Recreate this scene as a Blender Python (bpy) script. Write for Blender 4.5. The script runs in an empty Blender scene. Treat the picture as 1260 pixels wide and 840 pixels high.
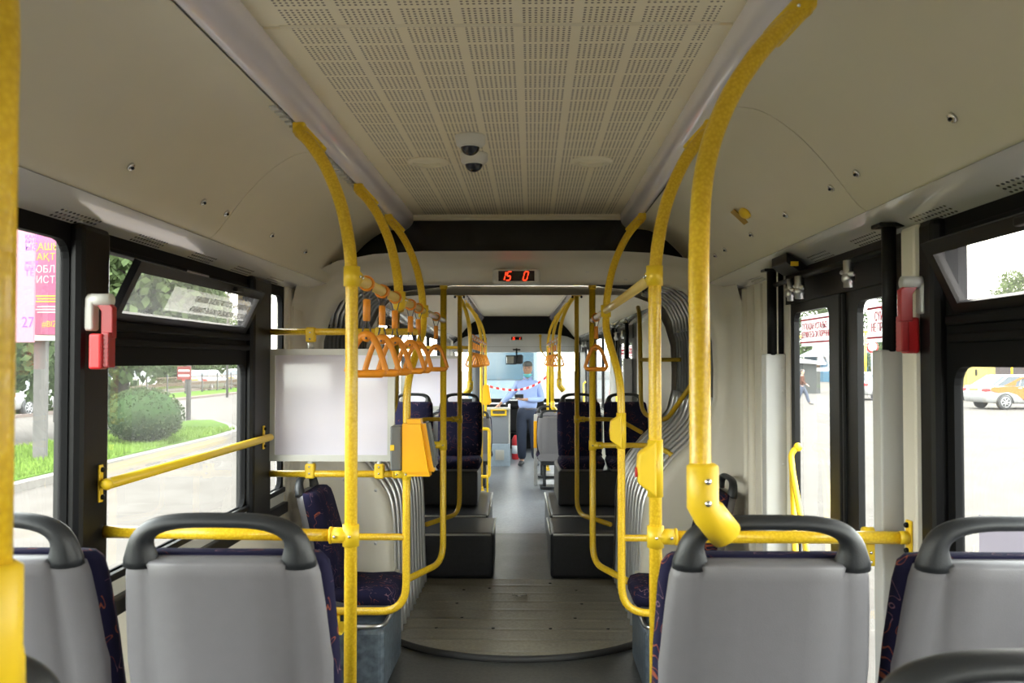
import bpy, bmesh, math, random
from mathutils import Vector, Matrix
R = math.radians
PI = math.pi
C = bpy.context.scene.collection
sc = bpy.context.scene

# ------------------------------------------------------------------ camera, world, sun, exposure
FPX = 1080.0
CAM = Vector((0.09, 0.0, 1.65))
YAW, PITCH = math.atan(25/1080), math.atan(25/1080)
cd = bpy.data.cameras.new('camera'); cam = bpy.data.objects.new('camera', cd); C.objects.link(cam)
cam.location = CAM
cam.rotation_euler = (R(90) + PITCH, 0, YAW)
cd.sensor_width = 36; cd.lens = FPX/1260*36
cd.clip_start = 0.02; cd.clip_end = 500
cd.dof.use_dof = True; cd.dof.focus_distance = 5.2; cd.dof.aperture_fstop = 8.0
sc.camera = cam

w = bpy.data.worlds.new('world'); sc.world = w; w.use_nodes = True
nt = w.node_tree; nt.nodes.clear()
bg = nt.nodes.new('ShaderNodeBackground'); wo = nt.nodes.new('ShaderNodeOutputWorld')
tc = nt.nodes.new('ShaderNodeTexCoord'); sp = nt.nodes.new('ShaderNodeSeparateXYZ'); cr = nt.nodes.new('ShaderNodeValToRGB')
nt.links.new(tc.outputs['Generated'], sp.inputs[0]); nt.links.new(sp.outputs['Z'], cr.inputs[0])
cr.color_ramp.elements[0].position = 0.0; cr.color_ramp.elements[0].color = (1.0, 0.965, 0.91, 1)
cr.color_ramp.elements[1].position = 0.6; cr.color_ramp.elements[1].color = (0.95, 0.97, 1.0, 1)
nt.links.new(cr.outputs[0], bg.inputs[0]); nt.links.new(bg.outputs[0], wo.inputs[0])
bg.inputs[1].default_value = 2.6
sl = bpy.data.lights.new('sun', 'SUN'); sl.energy = 1.2; sl.angle = R(6); sl.color = (1.0, 0.96, 0.9)
so = bpy.data.objects.new('sun', sl); C.objects.link(so); so.rotation_euler = (R(28), R(12), 0)
sc.view_settings.view_transform = 'Standard'; sc.view_settings.look = 'None'
sc.view_settings.exposure = 2.35; sc.view_settings.gamma = 1.0; sc.view_settings.use_curve_mapping = False
sc.cycles.max_bounces = 12; sc.cycles.diffuse_bounces = 9; sc.cycles.glossy_bounces = 4
sc.cycles.transparent_max_bounces = 16; sc.cycles.transmission_bounces = 4
sc.cycles.caustics_reflective = False; sc.cycles.caustics_refractive = False
sc.cycles.sample_clamp_indirect = 6

# ------------------------------------------------------------------ placing helpers
TH = 0.0194                                   # the front section is bent a little at the joint
MF = Matrix.Translation((0, 5.85, 0)) @ Matrix.Rotation(TH, 4, 'Z') @ Matrix.Translation((0, -5.85, 0))
CUR = [Matrix.Identity(4)]
LM = {}

def tag(o, label=None, cat=None, group=None, kind=None):
    if label: o['label'] = label
    if cat: o['category'] = cat
    if group: o['group'] = group
    if kind: o['kind'] = kind
    return o

def thing(name, label, cat, loc=(0, 0, 0), rz=0.0, group=None, kind=None):
    o = bpy.data.objects.new(name, None); C.objects.link(o)
    o.empty_display_size = 0.1
    m = Matrix.Translation(loc) @ Matrix.Rotation(rz, 4, 'Z')
    o.matrix_world = CUR[0] @ m
    LM[o.name] = m
    return tag(o, label, cat, group, kind)

class MB:
    """collects shapes in bus coordinates (or local ones) for one mesh object"""
    def __init__(s): s.bm = bmesh.new()
    def _add(s, verts, faces, smooth=False):
        vs = [s.bm.verts.new(v) for v in verts]
        out = []
        for f in faces:
            try:
                fc = s.bm.faces.new([vs[i] for i in f]); fc.smooth = smooth; out.append(fc)
            except ValueError: pass
        return vs, out
    def box(s, x0, x1, y0, y1, z0, z1, bev=0.0, mat=None, seg=2):
        t = bmesh.new()
        bmesh.ops.create_cube(t, size=1.0)
        sx, sy, sz = abs(x1-x0), abs(y1-y0), abs(z1-z0)
        bmesh.ops.scale(t, vec=(sx, sy, sz), verts=t.verts)
        if bev > 0:
            bev = min(bev, sx*.49, sy*.49, sz*.49)
            bmesh.ops.bevel(t, geom=list(t.edges), offset=bev, segments=seg, affect='EDGES', profile=0.5)
        bmesh.ops.translate(t, vec=((x0+x1)/2, (y0+y1)/2, (z0+z1)/2), verts=t.verts)
        if mat is not None: bmesh.ops.transform(t, matrix=mat, verts=t.verts)
        s.merge(t, smooth=False); return s
    def merge(s, t, smooth=False):
        t.verts.index_update()
        vs = [s.bm.verts.new(v.co) for v in t.verts]
        for f in t.faces:
            try:
                g = s.bm.faces.new([vs[v.index] for v in f.verts]); g.smooth = smooth
            except ValueError: pass
        t.free()
    def tube(s, pts, r, seg=12, cap=True, flat=1.0, up=None):
        """pts list of Vector; r number or list; sweeps an (elliptic) ring; flat scales the second axis"""
        pts = [Vector(p) for p in pts]; n = len(pts)
        rs = r if isinstance(r, (list, tuple)) else [r]*n
        tang = []
        for i in range(n):
            a = pts[max(i-1, 0)]; b = pts[min(i+1, n-1)]
            t = (b-a); t = t.normalized() if t.length > 1e-9 else Vector((0, 0, 1)); tang.append(t)
        u = Vector(up) if up else (Vector((0, 1, 0)) if abs(tang[0].y) < 0.9 else Vector((1, 0, 0)))
        u = (u - tang[0]*u.dot(tang[0])).normalized()
        rings = []
        for i in range(n):
            if i > 0:
                ax = tang[i-1].cross(tang[i])
                if ax.length > 1e-7:
                    an = tang[i-1].angle(tang[i]); u = Matrix.Rotation(an, 3, ax.normalized()) @ u
                u = (u - tang[i]*u.dot(tang[i])).normalized()
            v = tang[i].cross(u)
            rr = rs[i]; ra, rb = rr if isinstance(rr, (list, tuple)) else (rr*flat, rr)
            rings.append([pts[i] + u*(math.cos(2*PI*k/seg)*ra) + v*(math.sin(2*PI*k/seg)*rb) for k in range(seg)])
        verts = [p for rg in rings for p in rg]; faces = []
        for i in range(n-1):
            for k in range(seg):
                a = i*seg+k; b = i*seg+(k+1) % seg
                faces.append((a, b, b+seg, a+seg))
        if cap:
            faces.append(tuple(range(seg))[::-1]); faces.append(tuple((n-1)*seg+k for k in range(seg)))
        s._add(verts, faces, True)
        return s
    def cyl(s, a, b, r, seg=16, r2=None):
        return s.tube([a, b], [r, r if r2 is None else r2], seg)
    def ball(s, c, r, sx=1, sy=1, sz=1, seg=16, rings=10, mat=None):
        t = bmesh.new(); bmesh.ops.create_uvsphere(t, u_segments=seg, v_segments=rings, radius=r)
        bmesh.ops.scale(t, vec=(sx, sy, sz), verts=t.verts)
        if mat is not None: bmesh.ops.transform(t, matrix=mat, verts=t.verts)
        bmesh.ops.translate(t, vec=c, verts=t.verts)
        s.merge(t, True); return s
    def loft(s, rings, closed=False, smooth=True, cap=False):
        n = len(rings[0]); verts = [Vector(p) for r_ in rings for p in r_]; faces = []
        for i in range(len(rings)-1):
            for k in range(n if closed else n-1):
                a = i*n+k; b = i*n+(k+1) % n
                faces.append((a, b, b+n, a+n))
        if cap and closed:
            faces.append(tuple(range(n))[::-1]); faces.append(tuple((len(rings)-1)*n+k for k in range(n)))
        s._add(verts, faces, smooth); return s
    def prism(s, poly, axis, a, b, smooth=False):
        """poly = 2D points; axis x: (y,z), y: (x,z), z: (x,y)"""
        def P(p, t):
            return {'x': (t, p[0], p[1]), 'y': (p[0], t, p[1]), 'z': (p[0], p[1], t)}[axis]
        n = len(poly)
        s._add([P(p, a) for p in poly] + [P(p, b) for p in poly],
               [tuple(range(n)), tuple(range(n, 2*n))[::-1]] + [(i, i+n, (i+1) % n+n, (i+1) % n) for i in range(n)], smooth)
        return s
    def ring(s, axis, t0, t1, outer, inner, r=0.03, k=5):
        """frame: outer rect, rounded inner rect (u0,u1,v0,v1) extruded t0..t1 along axis"""
        def P(p, t):
            return {'x': (t, p[0], p[1]), 'y': (p[0], t, p[1])}[axis]
        u0, u1, v0, v1 = inner; U0, U1, V0, V1 = outer
        loopi, loopo = [], []
        for (cx, cy, a0, co) in ((u1-r, v1-r, 0, (U1, V1)), (u0+r, v1-r, 90, (U0, V1)), (u0+r, v0+r, 180, (U0, V0)), (u1-r, v0+r, 270, (U1, V0))):
            for i in range(k):
                a = R(a0+90*i/(k-1)); loopi.append((cx+r*math.cos(a), cy+r*math.sin(a))); loopo.append(co)
        n = len(loopi)
        V = [P(p, t0) for p in loopi]+[P(p, t1) for p in loopi]
        vi = [s.bm.verts.new(v) for v in V]
        cs = {}
        for co in ((U1, V1), (U0, V1), (U0, V0), (U1, V0)):
            cs[co] = (s.bm.verts.new(P(co, t0)), s.bm.verts.new(P(co, t1)))
        def F(*vs):
            u = []
            for v in vs:
                if v not in u: u.append(v)
            if len(u) > 2:
                try: s.bm.faces.new(u)
                except ValueError: pass
        for i in range(n):
            j = (i+1) % n
            F(vi[i], vi[j], cs[loopo[j]][0], cs[loopo[i]][0])
            F(vi[n+i], vi[n+j], cs[loopo[j]][1], cs[loopo[i]][1])
            F(vi[i], vi[j], vi[n+j], vi[n+i])
            if loopo[i] != loopo[j]:
                F(cs[loopo[i]][0], cs[loopo[j]][0], cs[loopo[j]][1], cs[loopo[i]][1])
        return s
    def build(s, name, mat, parent=None, local=False, smooth=None, bevel=0, sub=0, auto=None, **tg):
        bm = s.bm
        if smooth is not None:
            for f in bm.faces: f.smooth = smooth
        bmesh.ops.recalc_face_normals(bm, faces=bm.faces)
        me = bpy.data.meshes.new(name)
        if parent is not None:
            if not local:
                bm.transform(LM[parent.name].inverted())
            bm.to_mesh(me); bm.free()
            o = bpy.data.objects.new(name, me); C.objects.link(o); o.parent = parent
            LM[o.name] = LM[parent.name]
        else:
            lo = Vector([min(v.co[i] for v in bm.verts) for i in range(3)]); hi = Vector([max(v.co[i] for v in bm.verts) for i in range(3)])
            org = Vector(((lo.x+hi.x)/2, (lo.y+hi.y)/2, lo.z))
            bm.transform(Matrix.Translation(-org))
            bm.to_mesh(me); bm.free()
            o = bpy.data.objects.new(name, me); C.objects.link(o)
            m = Matrix.Translation(org); o.matrix_world = CUR[0] @ m; LM[o.name] = m
        me.materials.append(mat)
        if bevel:
            b = o.modifiers.new('b', 'BEVEL'); b.width = bevel; b.segments = 2; b.limit_method = 'ANGLE'
        if sub:
            b = o.modifiers.new('s', 'SUBSURF'); b.levels = sub; b.render_levels = sub
        tag(o, **tg)
        return o

class BB:
    """round bolt heads, each one an object of its own"""
    def __init__(s): s.l = []
    def ball(s, c, r, *a): s.l.append((Vector(c), r)); return s
    def build(s, name, mat, parent):
        me = None
        for c, r in s.l:
            if me is None:
                t = bmesh.new(); bmesh.ops.create_uvsphere(t, u_segments=10, v_segments=6, radius=r); me = bpy.data.meshes.new('bolt'); t.to_mesh(me); t.free(); me.materials.append(mat)
                for f in me.polygons: f.use_smooth = True
            o = bpy.data.objects.new('bolt', me); C.objects.link(o); o.parent = parent; o.location = LM[parent.name].inverted() @ c; LM[o.name] = LM[parent.name]
def kids(o): return [c for c in bpy.data.objects if c.parent == o]
def copy_tree(o, parent=None):
    c = o.copy(); C.objects.link(c)
    if parent is not None: c.parent = parent
    LM[c.name] = LM.get(o.name, Matrix.Identity(4))
    for ch in KIDS.get(o.name) or kids(o): copy_tree(ch, c)
    return c
KIDS = {}
def dup(o, loc, rz=0.0, label=None, group=None, cat=None):
    c = copy_tree(o)
    m = Matrix.Translation(loc) @ Matrix.Rotation(rz, 4, 'Z')
    c.matrix_world = CUR[0] @ m; LM[c.name] = m
    if label: c['label'] = label
    if group: c['group'] = group
    return c

def fillet(pts, r, n=7):
    pts = [Vector(p) for p in pts]; out = [pts[0]]
    rr = r if isinstance(r, (list, tuple)) else [r]*(len(pts)-2)
    for i in range(1, len(pts)-1):
        p = pts[i]; a = (pts[i-1]-p); b = (pts[i+1]-p)
        d = min(rr[i-1], a.length*.49, b.length*.49)
        A = p+a.normalized()*d; B = p+b.normalized()*d
        for k in range(n+1):
            t = k/n; out.append(A*(1-t)**2+p*2*t*(1-t)+B*t*t)
    out.append(pts[-1]); return out
def spline(pts, n=6):
    pts = [Vector(p) for p in pts]; P = [pts[0]*2-pts[1]]+pts+[pts[-1]*2-pts[-2]]; out = []
    for i in range(1, len(P)-2):
        for k in range(n):
            t = k/n; a, b, c, d = P[i-1], P[i], P[i+1], P[i+2]
            out.append(0.5*((2*b)+(-a+c)*t+(2*a-5*b+4*c-d)*t*t+(-a+3*b-3*c+d)*t**3))
    out.append(pts[-1]); return out

# ------------------------------------------------------------------ materials
def nodes(name):
    m = bpy.data.materials.new(name); m.use_nodes = True
    nt = m.node_tree; b = nt.nodes['Principled BSDF']
    return m, nt, b
def N(nt, t, **kw):
    n = nt.nodes.new(t)
    for k, v in kw.items(): setattr(n, k, v)
    return n
def mth(nt, op, a, b=None, c=None):
    n = nt.nodes.new('ShaderNodeMath'); n.operation = op
    for i, v in enumerate((a, b, c)):
        if v is None: continue
        if isinstance(v, (int, float)): n.inputs[i].default_value = v
        else: nt.links.new(v, n.inputs[i])
    return n.outputs[0]
def mixc(nt, f, a, b):
    n = nt.nodes.new('ShaderNodeMix'); n.data_type = 'RGBA'
    if isinstance(f, (int, float)): n.inputs[0].default_value = f
    else: nt.links.new(f, n.inputs[0])
    for i, v in ((6, a), (7, b)):
        if isinstance(v, tuple): n.inputs[i].default_value = (*v, 1) if len(v) == 3 else v
        else: nt.links.new(v, n.inputs[i])
    return n.outputs[2]
OUTDOOR = {'pinkish_kerb', 'dark_brown_wall', 'bush_leaves', 'yellow_print', 'pale_asphalt', 'roof_sheet', 'teal_roof', 'pale_pink_print', 'orange_top', 'rusty_iron', 'pale_concrete', 'pale_yellow_paint', 'car_paint', 'tree_leaves_mid', 'pale_pole', 'blue_wall', 'tree_leaves_light', 'red_plate', 'lilac_film', 'grass_blade', 'pale_blue_paint', 'bark', 'blue_window', 'plate_yellow', 'concrete', 'shaded_green', 'magenta_print', 'wheel_rim', 'white_print', 'purple_print', 'orange_livery', 'grey_metal', 'pale_kerb', 'teal_livery', 'fence_dark', 'lawn_green', 'pale_yellow_paint_door'}
OD = 0.58                                     # outdoor surfaces are this much darker than their first guess
def od(name, c): return tuple(v*OD for v in c) if name in OUTDOOR else c
def simple(name, col, rough=0.5, metal=0.0, spec=0.5, bump=0.0, bscale=200, var=0.0, vscale=6, coat=0.0, emit=None, es=1.0):
    col = od(name, col)
    m, nt, b = nodes(name)
    b.inputs['Base Color'].default_value = (*col, 1); b.inputs['Roughness'].default_value = rough
    b.inputs['Metallic'].default_value = metal; b.inputs['Specular IOR Level'].default_value = .1 if name in OUTDOOR and rough > .5 else spec
    b.inputs['Coat Weight'].default_value = coat
    t = N(nt, 'ShaderNodeTexCoord')
    if var:
        n = N(nt, 'ShaderNodeTexNoise'); n.inputs['Scale'].default_value = vscale; n.inputs['Detail'].default_value = 4
        nt.links.new(t.outputs['Object'], n.inputs['Vector'])
        nt.links.new(mixc(nt, n.outputs[0], tuple(c*(1-var) for c in col), tuple(min(1, c*(1+var)) for c in col)), b.inputs['Base Color'])
    if bump:
        n = N(nt, 'ShaderNodeTexNoise'); n.inputs['Scale'].default_value = bscale; n.inputs['Detail'].default_value = 2
        nt.links.new(t.outputs['Object'], n.inputs['Vector'])
        bp = N(nt, 'ShaderNodeBump'); bp.inputs['Strength'].default_value = bump; bp.inputs['Distance'].default_value = 0.002
        nt.links.new(n.outputs[0], bp.inputs['Height']); nt.links.new(bp.outputs[0], b.inputs['Normal'])
    if emit:
        b.inputs['Emission Color'].default_value = (*emit, 1); b.inputs['Emission Strength'].default_value = es
    return m
M = {}
def pole_mat():
    m, nt, b = nodes('yellow_coating')
    b.inputs['Roughness'].default_value = 0.32; b.inputs['Coat Weight'].default_value = 0.2
    t = N(nt, 'ShaderNodeTexCoord'); v = N(nt, 'ShaderNodeTexVoronoi'); v.inputs['Scale'].default_value = 130
    nt.links.new(t.outputs['Object'], v.inputs['Vector'])
    f = mth(nt, 'MULTIPLY', v.outputs['Distance'], 1.3)
    nt.links.new(mixc(nt, f, (0.90, 0.62, 0.035), (0.74, 0.45, 0.012)), b.inputs['Base Color'])
    bp = N(nt, 'ShaderNodeBump'); bp.inputs['Strength'].default_value = 0.35; bp.inputs['Distance'].default_value = 0.002; bp.invert = True
    nt.links.new(v.outputs['Distance'], bp.inputs['Height']); nt.links.new(bp.outputs[0], b.inputs['Normal'])
    return m
M['yel'] = pole_mat()
M['yel2'] = simple('yellow_plastic', (0.85, 0.57, 0.02), 0.4)
M['yel3'] = simple('validator_yellow', (0.90, 0.44, 0.005), 0.35)
M['org'] = simple('orange_plastic', (0.78, 0.27, 0.012), 0.4, var=.12, vscale=30)
M['chrome'] = simple('chrome', (0.75, 0.75, 0.75), 0.2, 1.0)
M['steel'] = simple('brushed_steel', (0.6, 0.6, 0.6), 0.35, 1.0)
M['blk'] = simple('black_frame', (0.0045, 0.0045, 0.005), 0.42, spec=.22, bump=.1)
M['blkw'] = simple('black_window_frame', (0.006, 0.006, 0.0065), 0.6, spec=.08, bump=.1)
M['blk2'] = simple('black_cloth', (0.004, 0.004, 0.0045), 0.45, spec=.2, bump=.3, bscale=30)
M['rub'] = simple('rubber', (0.035, 0.034, 0.034), 0.6)
M['hnd'] = simple('charcoal_handle', (0.020, 0.022, 0.025), 0.42, bump=.25, bscale=400)
M['shell'] = simple('grey_seat_shell', (0.172, 0.166, 0.178), 0.48, bump=.2, bscale=500, var=.05, vscale=40)
M['wall'] = simple('beige_wall_panel', (0.68, 0.64, 0.55), 0.45, bump=.05, var=.04)
M['side'] = simple('olive_beige_ceiling_panel', (0.71, 0.66, 0.53), 0.5, bump=.12, bscale=600, var=.03)
M['duct'] = None
M['grey'] = simple('grey_cover', (0.50, 0.50, 0.49), 0.42, 0.15, var=.05)
M['alu'] = simple('pale_aluminium', (0.62, 0.62, 0.58), 0.35, 0.4)
M['panel'] = simple('pale_lilac_board', (0.86, 0.82, 0.93), 0.12, coat=.5)
M['red'] = simple('red_plastic', (0.62, 0.02, 0.025), 0.35)
M['redlit'] = simple('lit_red_digits', (0.9, 0.03, 0.01), 0.4, emit=(1, 0.035, 0.008), es=.75)
M['screen'] = simple('display_window', (0.012, 0.004, 0.004), 0.15)
M['white'] = simple('white_plastic', (0.70, 0.69, 0.64), 0.4)
M['paper'] = simple('white_sticker', (0.85, 0.83, 0.84), 0.5)
def papm(name, col, tr_):
    col = od(name, col)
    m, nt, b = nodes(name); b.inputs['Base Color'].default_value = (*col, 1); b.inputs['Roughness'].default_value = .5
    tr = N(nt, 'ShaderNodeBsdfTranslucent'); tr.inputs[0].default_value = (*col, 1); mx = N(nt, 'ShaderNodeMixShader'); mx.inputs[0].default_value = tr_
    nt.links.new(b.outputs[0], mx.inputs[1]); nt.links.new(tr.outputs[0], mx.inputs[2]); nt.links.new(mx.outputs[0], nt.nodes['Material Output'].inputs[0]); return m
M['film'] = papm('white_window_film', (.60, .57, .57), .5)
M['filmred'] = papm('red_window_ink', (.60, .01, .05), .4)
M['redink'] = simple('red_ink', (0.75, 0.03, 0.08), 0.5)
M['greyink'] = simple('dark_ink', (0.10, 0.09, 0.11), 0.5)
M['strip'] = simple('pale_lamp_cover', (0.80, 0.76, 0.84), 0.16, var=.10, vscale=3, coat=.6)
M['silver'] = simple('silver_fold', (0.40, 0.40, 0.40), 0.32, 0.55)
M['silver2'] = simple('dark_fold', (0.05, 0.05, 0.052), 0.4)
M['board'] = simple('dark_flooring_box', (0.035, 0.036, 0.042), 0.4, var=.35, vscale=40)

def fabric():
    m, nt, b = nodes('navy_patterned_fabric')
    b.inputs['Roughness'].default_value = 0.9; b.inputs['Specular IOR Level'].default_value = 0.15
    t = N(nt, 'ShaderNodeTexCoord')
    w1 = N(nt, 'ShaderNodeTexNoise'); w1.inputs['Scale'].default_value = 13; w1.inputs['Detail'].default_value = 1.0; w1.inputs['Distortion'].default_value = 1.2
    nt.links.new(t.outputs['Object'], w1.inputs['Vector'])
    n2 = N(nt, 'ShaderNodeTexNoise'); n2.inputs['Scale'].default_value = 17; n2.inputs['Detail'].default_value = 0
    nt.links.new(t.outputs['Object'], n2.inputs['Vector'])
    n3 = N(nt, 'ShaderNodeTexNoise'); n3.inputs['Scale'].default_value = 9; n3.inputs['Detail'].default_value = 0
    mp = N(nt, 'ShaderNodeMapping'); mp.inputs['Location'].default_value = (3.1, 7.7, 1.3)
    nt.links.new(t.outputs['Object'], mp.inputs[0]); nt.links.new(mp.outputs[0], n3.inputs['Vector'])
    d = mth(nt, 'ABSOLUTE', mth(nt, 'SUBTRACT', w1.outputs[0], 0.5))
    line = mth(nt, 'MULTIPLY', mth(nt, 'LESS_THAN', d, 0.008), mth(nt, 'GREATER_THAN', n2.outputs[0], 0.46))
    c1 = mixc(nt, mth(nt, 'GREATER_THAN', n3.outputs[0], 0.5), (0.20, 0.11, 0.14), (0.26, 0.07, 0.04))
    nt.links.new(mixc(nt, line, (0.013, 0.012, 0.036), c1), b.inputs['Base Color'])
    bp = N(nt, 'ShaderNodeBump'); bp.inputs['Strength'].default_value = .2
    n4 = N(nt, 'ShaderNodeTexNoise'); n4.inputs['Scale'].default_value = 400
    nt.links.new(t.outputs['Object'], n4.inputs['Vector']); nt.links.new(n4.outputs[0], bp.inputs['Height']); nt.links.new(bp.outputs[0], b.inputs['Normal'])
    return m
M['fab'] = fabric()

def perf():
    """perforated ceiling sheet; holes in groups, object coordinates = metres from the panel centre"""
    m, nt, b = nodes('perforated_cream_sheet')
    b.inputs['Roughness'].default_value = 0.45
    t = N(nt, 'ShaderNodeTexCoord'); s = N(nt, 'ShaderNodeSeparateXYZ'); nt.links.new(t.outputs['Object'], s.inputs[0])
    X, Y = s.outputs['X'], s.outputs['Y']
    def grp(v, pitch, off, cell, cells):
        g = mth(nt, 'MODULO', mth(nt, 'ADD', v, 100*pitch+off), pitch)          # 0..pitch
        inside = mth(nt, 'LESS_THAN', g, cell*cells)
        c = mth(nt, 'SUBTRACT', mth(nt, 'MODULO', g, cell), cell/2)
        return inside, c
    ix, cx = grp(X, 0.148, -0.054-0.009, 0.01445, 9)
    iy, cy = grp(Y, 0.130, 0.0, 0.0145, 8)
    d = mth(nt, 'SQRT', mth(nt, 'ADD', mth(nt, 'MULTIPLY', cx, cx), mth(nt, 'MULTIPLY', cy, cy)))
    hole = mth(nt, 'LESS_THAN', d, 0.0038)
    lim = mth(nt, 'LESS_THAN', mth(nt, 'ABSOLUTE', X), 0.545)
    h = mth(nt, 'MULTIPLY', mth(nt, 'MULTIPLY', ix, iy), mth(nt, 'MULTIPLY', hole, lim))
    n = N(nt, 'ShaderNodeTexNoise'); n.inputs['Scale'].default_value = 5; nt.links.new(t.outputs['Object'], n.inputs['Vector'])
    base = mixc(nt, n.outputs[0], (0.90, 0.82, 0.62), (0.94, 0.87, 0.66))
    nt.links.new(mixc(nt, h, base, (0.16, 0.12, 0.09)), b.inputs['Base Color'])
    return m
M['perf'] = perf()
M['cream'] = simple('cream_sheet', (0.82, 0.76, 0.58), 0.45)

def ductm(y0):
    m, nt, b = nodes('perforated_duct')
    b.inputs['Metallic'].default_value = 0.2
    b.inputs['Roughness'].default_value = 0.16; b.inputs['Coat Weight'].default_value = 0.6
    t = N(nt, 'ShaderNodeTexCoord'); s = N(nt, 'ShaderNodeSeparateXYZ'); nt.links.new(t.outputs['Object'], s.inputs[0])
    Y = mth(nt, 'MODULO', mth(nt, 'ADD', s.outputs['Y'], 47-y0), 0.47)
    X = mth(nt, 'ABSOLUTE', s.outputs['X'])
    iy = mth(nt, 'LESS_THAN', Y, 0.225)
    ix = mth(nt, 'LESS_THAN', X, 0.030)
    cy = mth(nt, 'SUBTRACT', mth(nt, 'MODULO', Y, 0.0205), 0.01)
    cx = mth(nt, 'SUBTRACT', mth(nt, 'MODULO', mth(nt, 'ADD', X, 0.0), 0.015), 0.0075)
    cy = mth(nt, 'MULTIPLY', cy, 0.6)
    d = mth(nt, 'SQRT', mth(nt, 'ADD', mth(nt, 'MULTIPLY', cx, cx), mth(nt, 'MULTIPLY', cy, cy)))
    h = mth(nt, 'MULTIPLY', mth(nt, 'MULTIPLY', ix, iy), mth(nt, 'LESS_THAN', d, 0.0038))
    nt.links.new(mixc(nt, h, (0.80, 0.79, 0.76), (0.12, 0.11, 0.10)), b.inputs['Base Color'])
    return m
M['duct'] = ductm(0.0)

def floorm(name, col, col2, sc_, rough, ridges=False):
    col, col2 = od(name, col), od(name, col2)
    m, nt, b = nodes(name)
    if name in OUTDOOR: b.inputs['Specular IOR Level'].default_value = 0.02
    t = N(nt, 'ShaderNodeTexCoord'); n = N(nt, 'ShaderNodeTexNoise'); n.inputs['Scale'].default_value = sc_; n.inputs['Detail'].default_value = 6
    nt.links.new(t.outputs['Object'], n.inputs['Vector'])
    n2 = N(nt, 'ShaderNodeTexNoise'); n2.inputs['Scale'].default_value = 3; n2.inputs['Detail'].default_value = 5
    nt.links.new(t.outputs['Object'], n2.inputs['Vector'])
    f = mth(nt, 'MULTIPLY', mth(nt, 'ADD', n.outputs[0], n2.outputs[0]), 0.5)
    cr = N(nt, 'ShaderNodeValToRGB'); cr.color_ramp.elements[0].position = .4; cr.color_ramp.elements[1].position = .62
    cr.color_ramp.elements[0].color = (*col, 1); cr.color_ramp.elements[1].color = (*col2, 1)
    nt.links.new(f, cr.inputs[0]); nt.links.new(cr.outputs[0], b.inputs['Base Color'])
    b.inputs['Roughness'].default_value = rough
    rr = mth(nt, 'ADD', mth(nt, 'MULTIPLY', n2.outputs[0], 0.3), rough-.15); nt.links.new(rr, b.inputs['Roughness'])
    if ridges:
        s = N(nt, 'ShaderNodeSeparateXYZ'); nt.links.new(t.outputs['Object'], s.inputs[0])
        wv = mth(nt, 'SINE', mth(nt, 'MULTIPLY', s.outputs['Y'], 2*PI/0.21))
        wv = mth(nt, 'POWER', mth(nt, 'MAXIMUM', wv, 0.0), 4.0)
        bp = N(nt, 'ShaderNodeBump'); bp.inputs['Strength'].default_value = .5; bp.inputs['Distance'].default_value = 0.01
        nt.links.new(wv, bp.inputs['Height']); nt.links.new(bp.outputs[0], b.inputs['Normal'])
    return m
M['floor'] = floorm('dark_floor_vinyl', (0.045, 0.045, 0.045), (0.085, 0.085, 0.08), 60, .38)
M['floorf'] = floorm('lit_grey_blue_floor_vinyl', (0.135, 0.14, 0.155), (0.22, 0.235, 0.255), 40, .36)  # grey-blue vinyl, its colour lightened for window light on the aisle
M['turn'] = floorm('turntable_vinyl', (0.22, 0.20, 0.155), (0.34, 0.315, 0.25), 50, .45, True)
M['boxlam'] = floorm('speckled_blue_laminate', (0.045, 0.06, 0.08), (0.13, 0.16, 0.19), 30, .4)

def glass(name, tint, haze=0.0):
    m = bpy.data.materials.new(name); m.use_nodes = True; nt = m.node_tree; nt.nodes.clear()
    out = N(nt, 'ShaderNodeOutputMaterial'); tr = N(nt, 'ShaderNodeBsdfTransparent'); gl = N(nt, 'ShaderNodeBsdfGlossy')
    tr.inputs[0].default_value = (*tint, 1); gl.inputs['Roughness'].default_value = 0.02
    mx = N(nt, 'ShaderNodeMixShader'); fr = N(nt, 'ShaderNodeFresnel'); fr.inputs[0].default_value = 1.45
    ge = N(nt, 'ShaderNodeNewGeometry'); nt.links.new(mth(nt, 'MULTIPLY', fr.outputs[0], mth(nt, 'SUBTRACT', 1.0, ge.outputs['Backfacing'])), mx.inputs[0]); nt.links.new(tr.outputs[0], mx.inputs[1]); nt.links.new(gl.outputs[0], mx.inputs[2])
    last = mx.outputs[0]
    if haze:
        df = N(nt, 'ShaderNodeBsdfTranslucent'); df.inputs[0].default_value = (1, 1, 1, 1)
        m2 = N(nt, 'ShaderNodeMixShader'); m2.inputs[0].default_value = haze
        nt.links.new(last, m2.inputs[1]); nt.links.new(df.outputs[0], m2.inputs[2]); last = m2.outputs[0]
    nt.links.new(last, out.inputs[0])
    return m
M['glass'] = glass('window_glass', (0.90, 0.93, 0.91), 0.006)
M['glassd'] = glass('dusty_glass', (0.74, 0.72, 0.66), 0.02)
M['cglass'] = simple('car_window', (0.03, 0.04, 0.05), 0.08)

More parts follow.
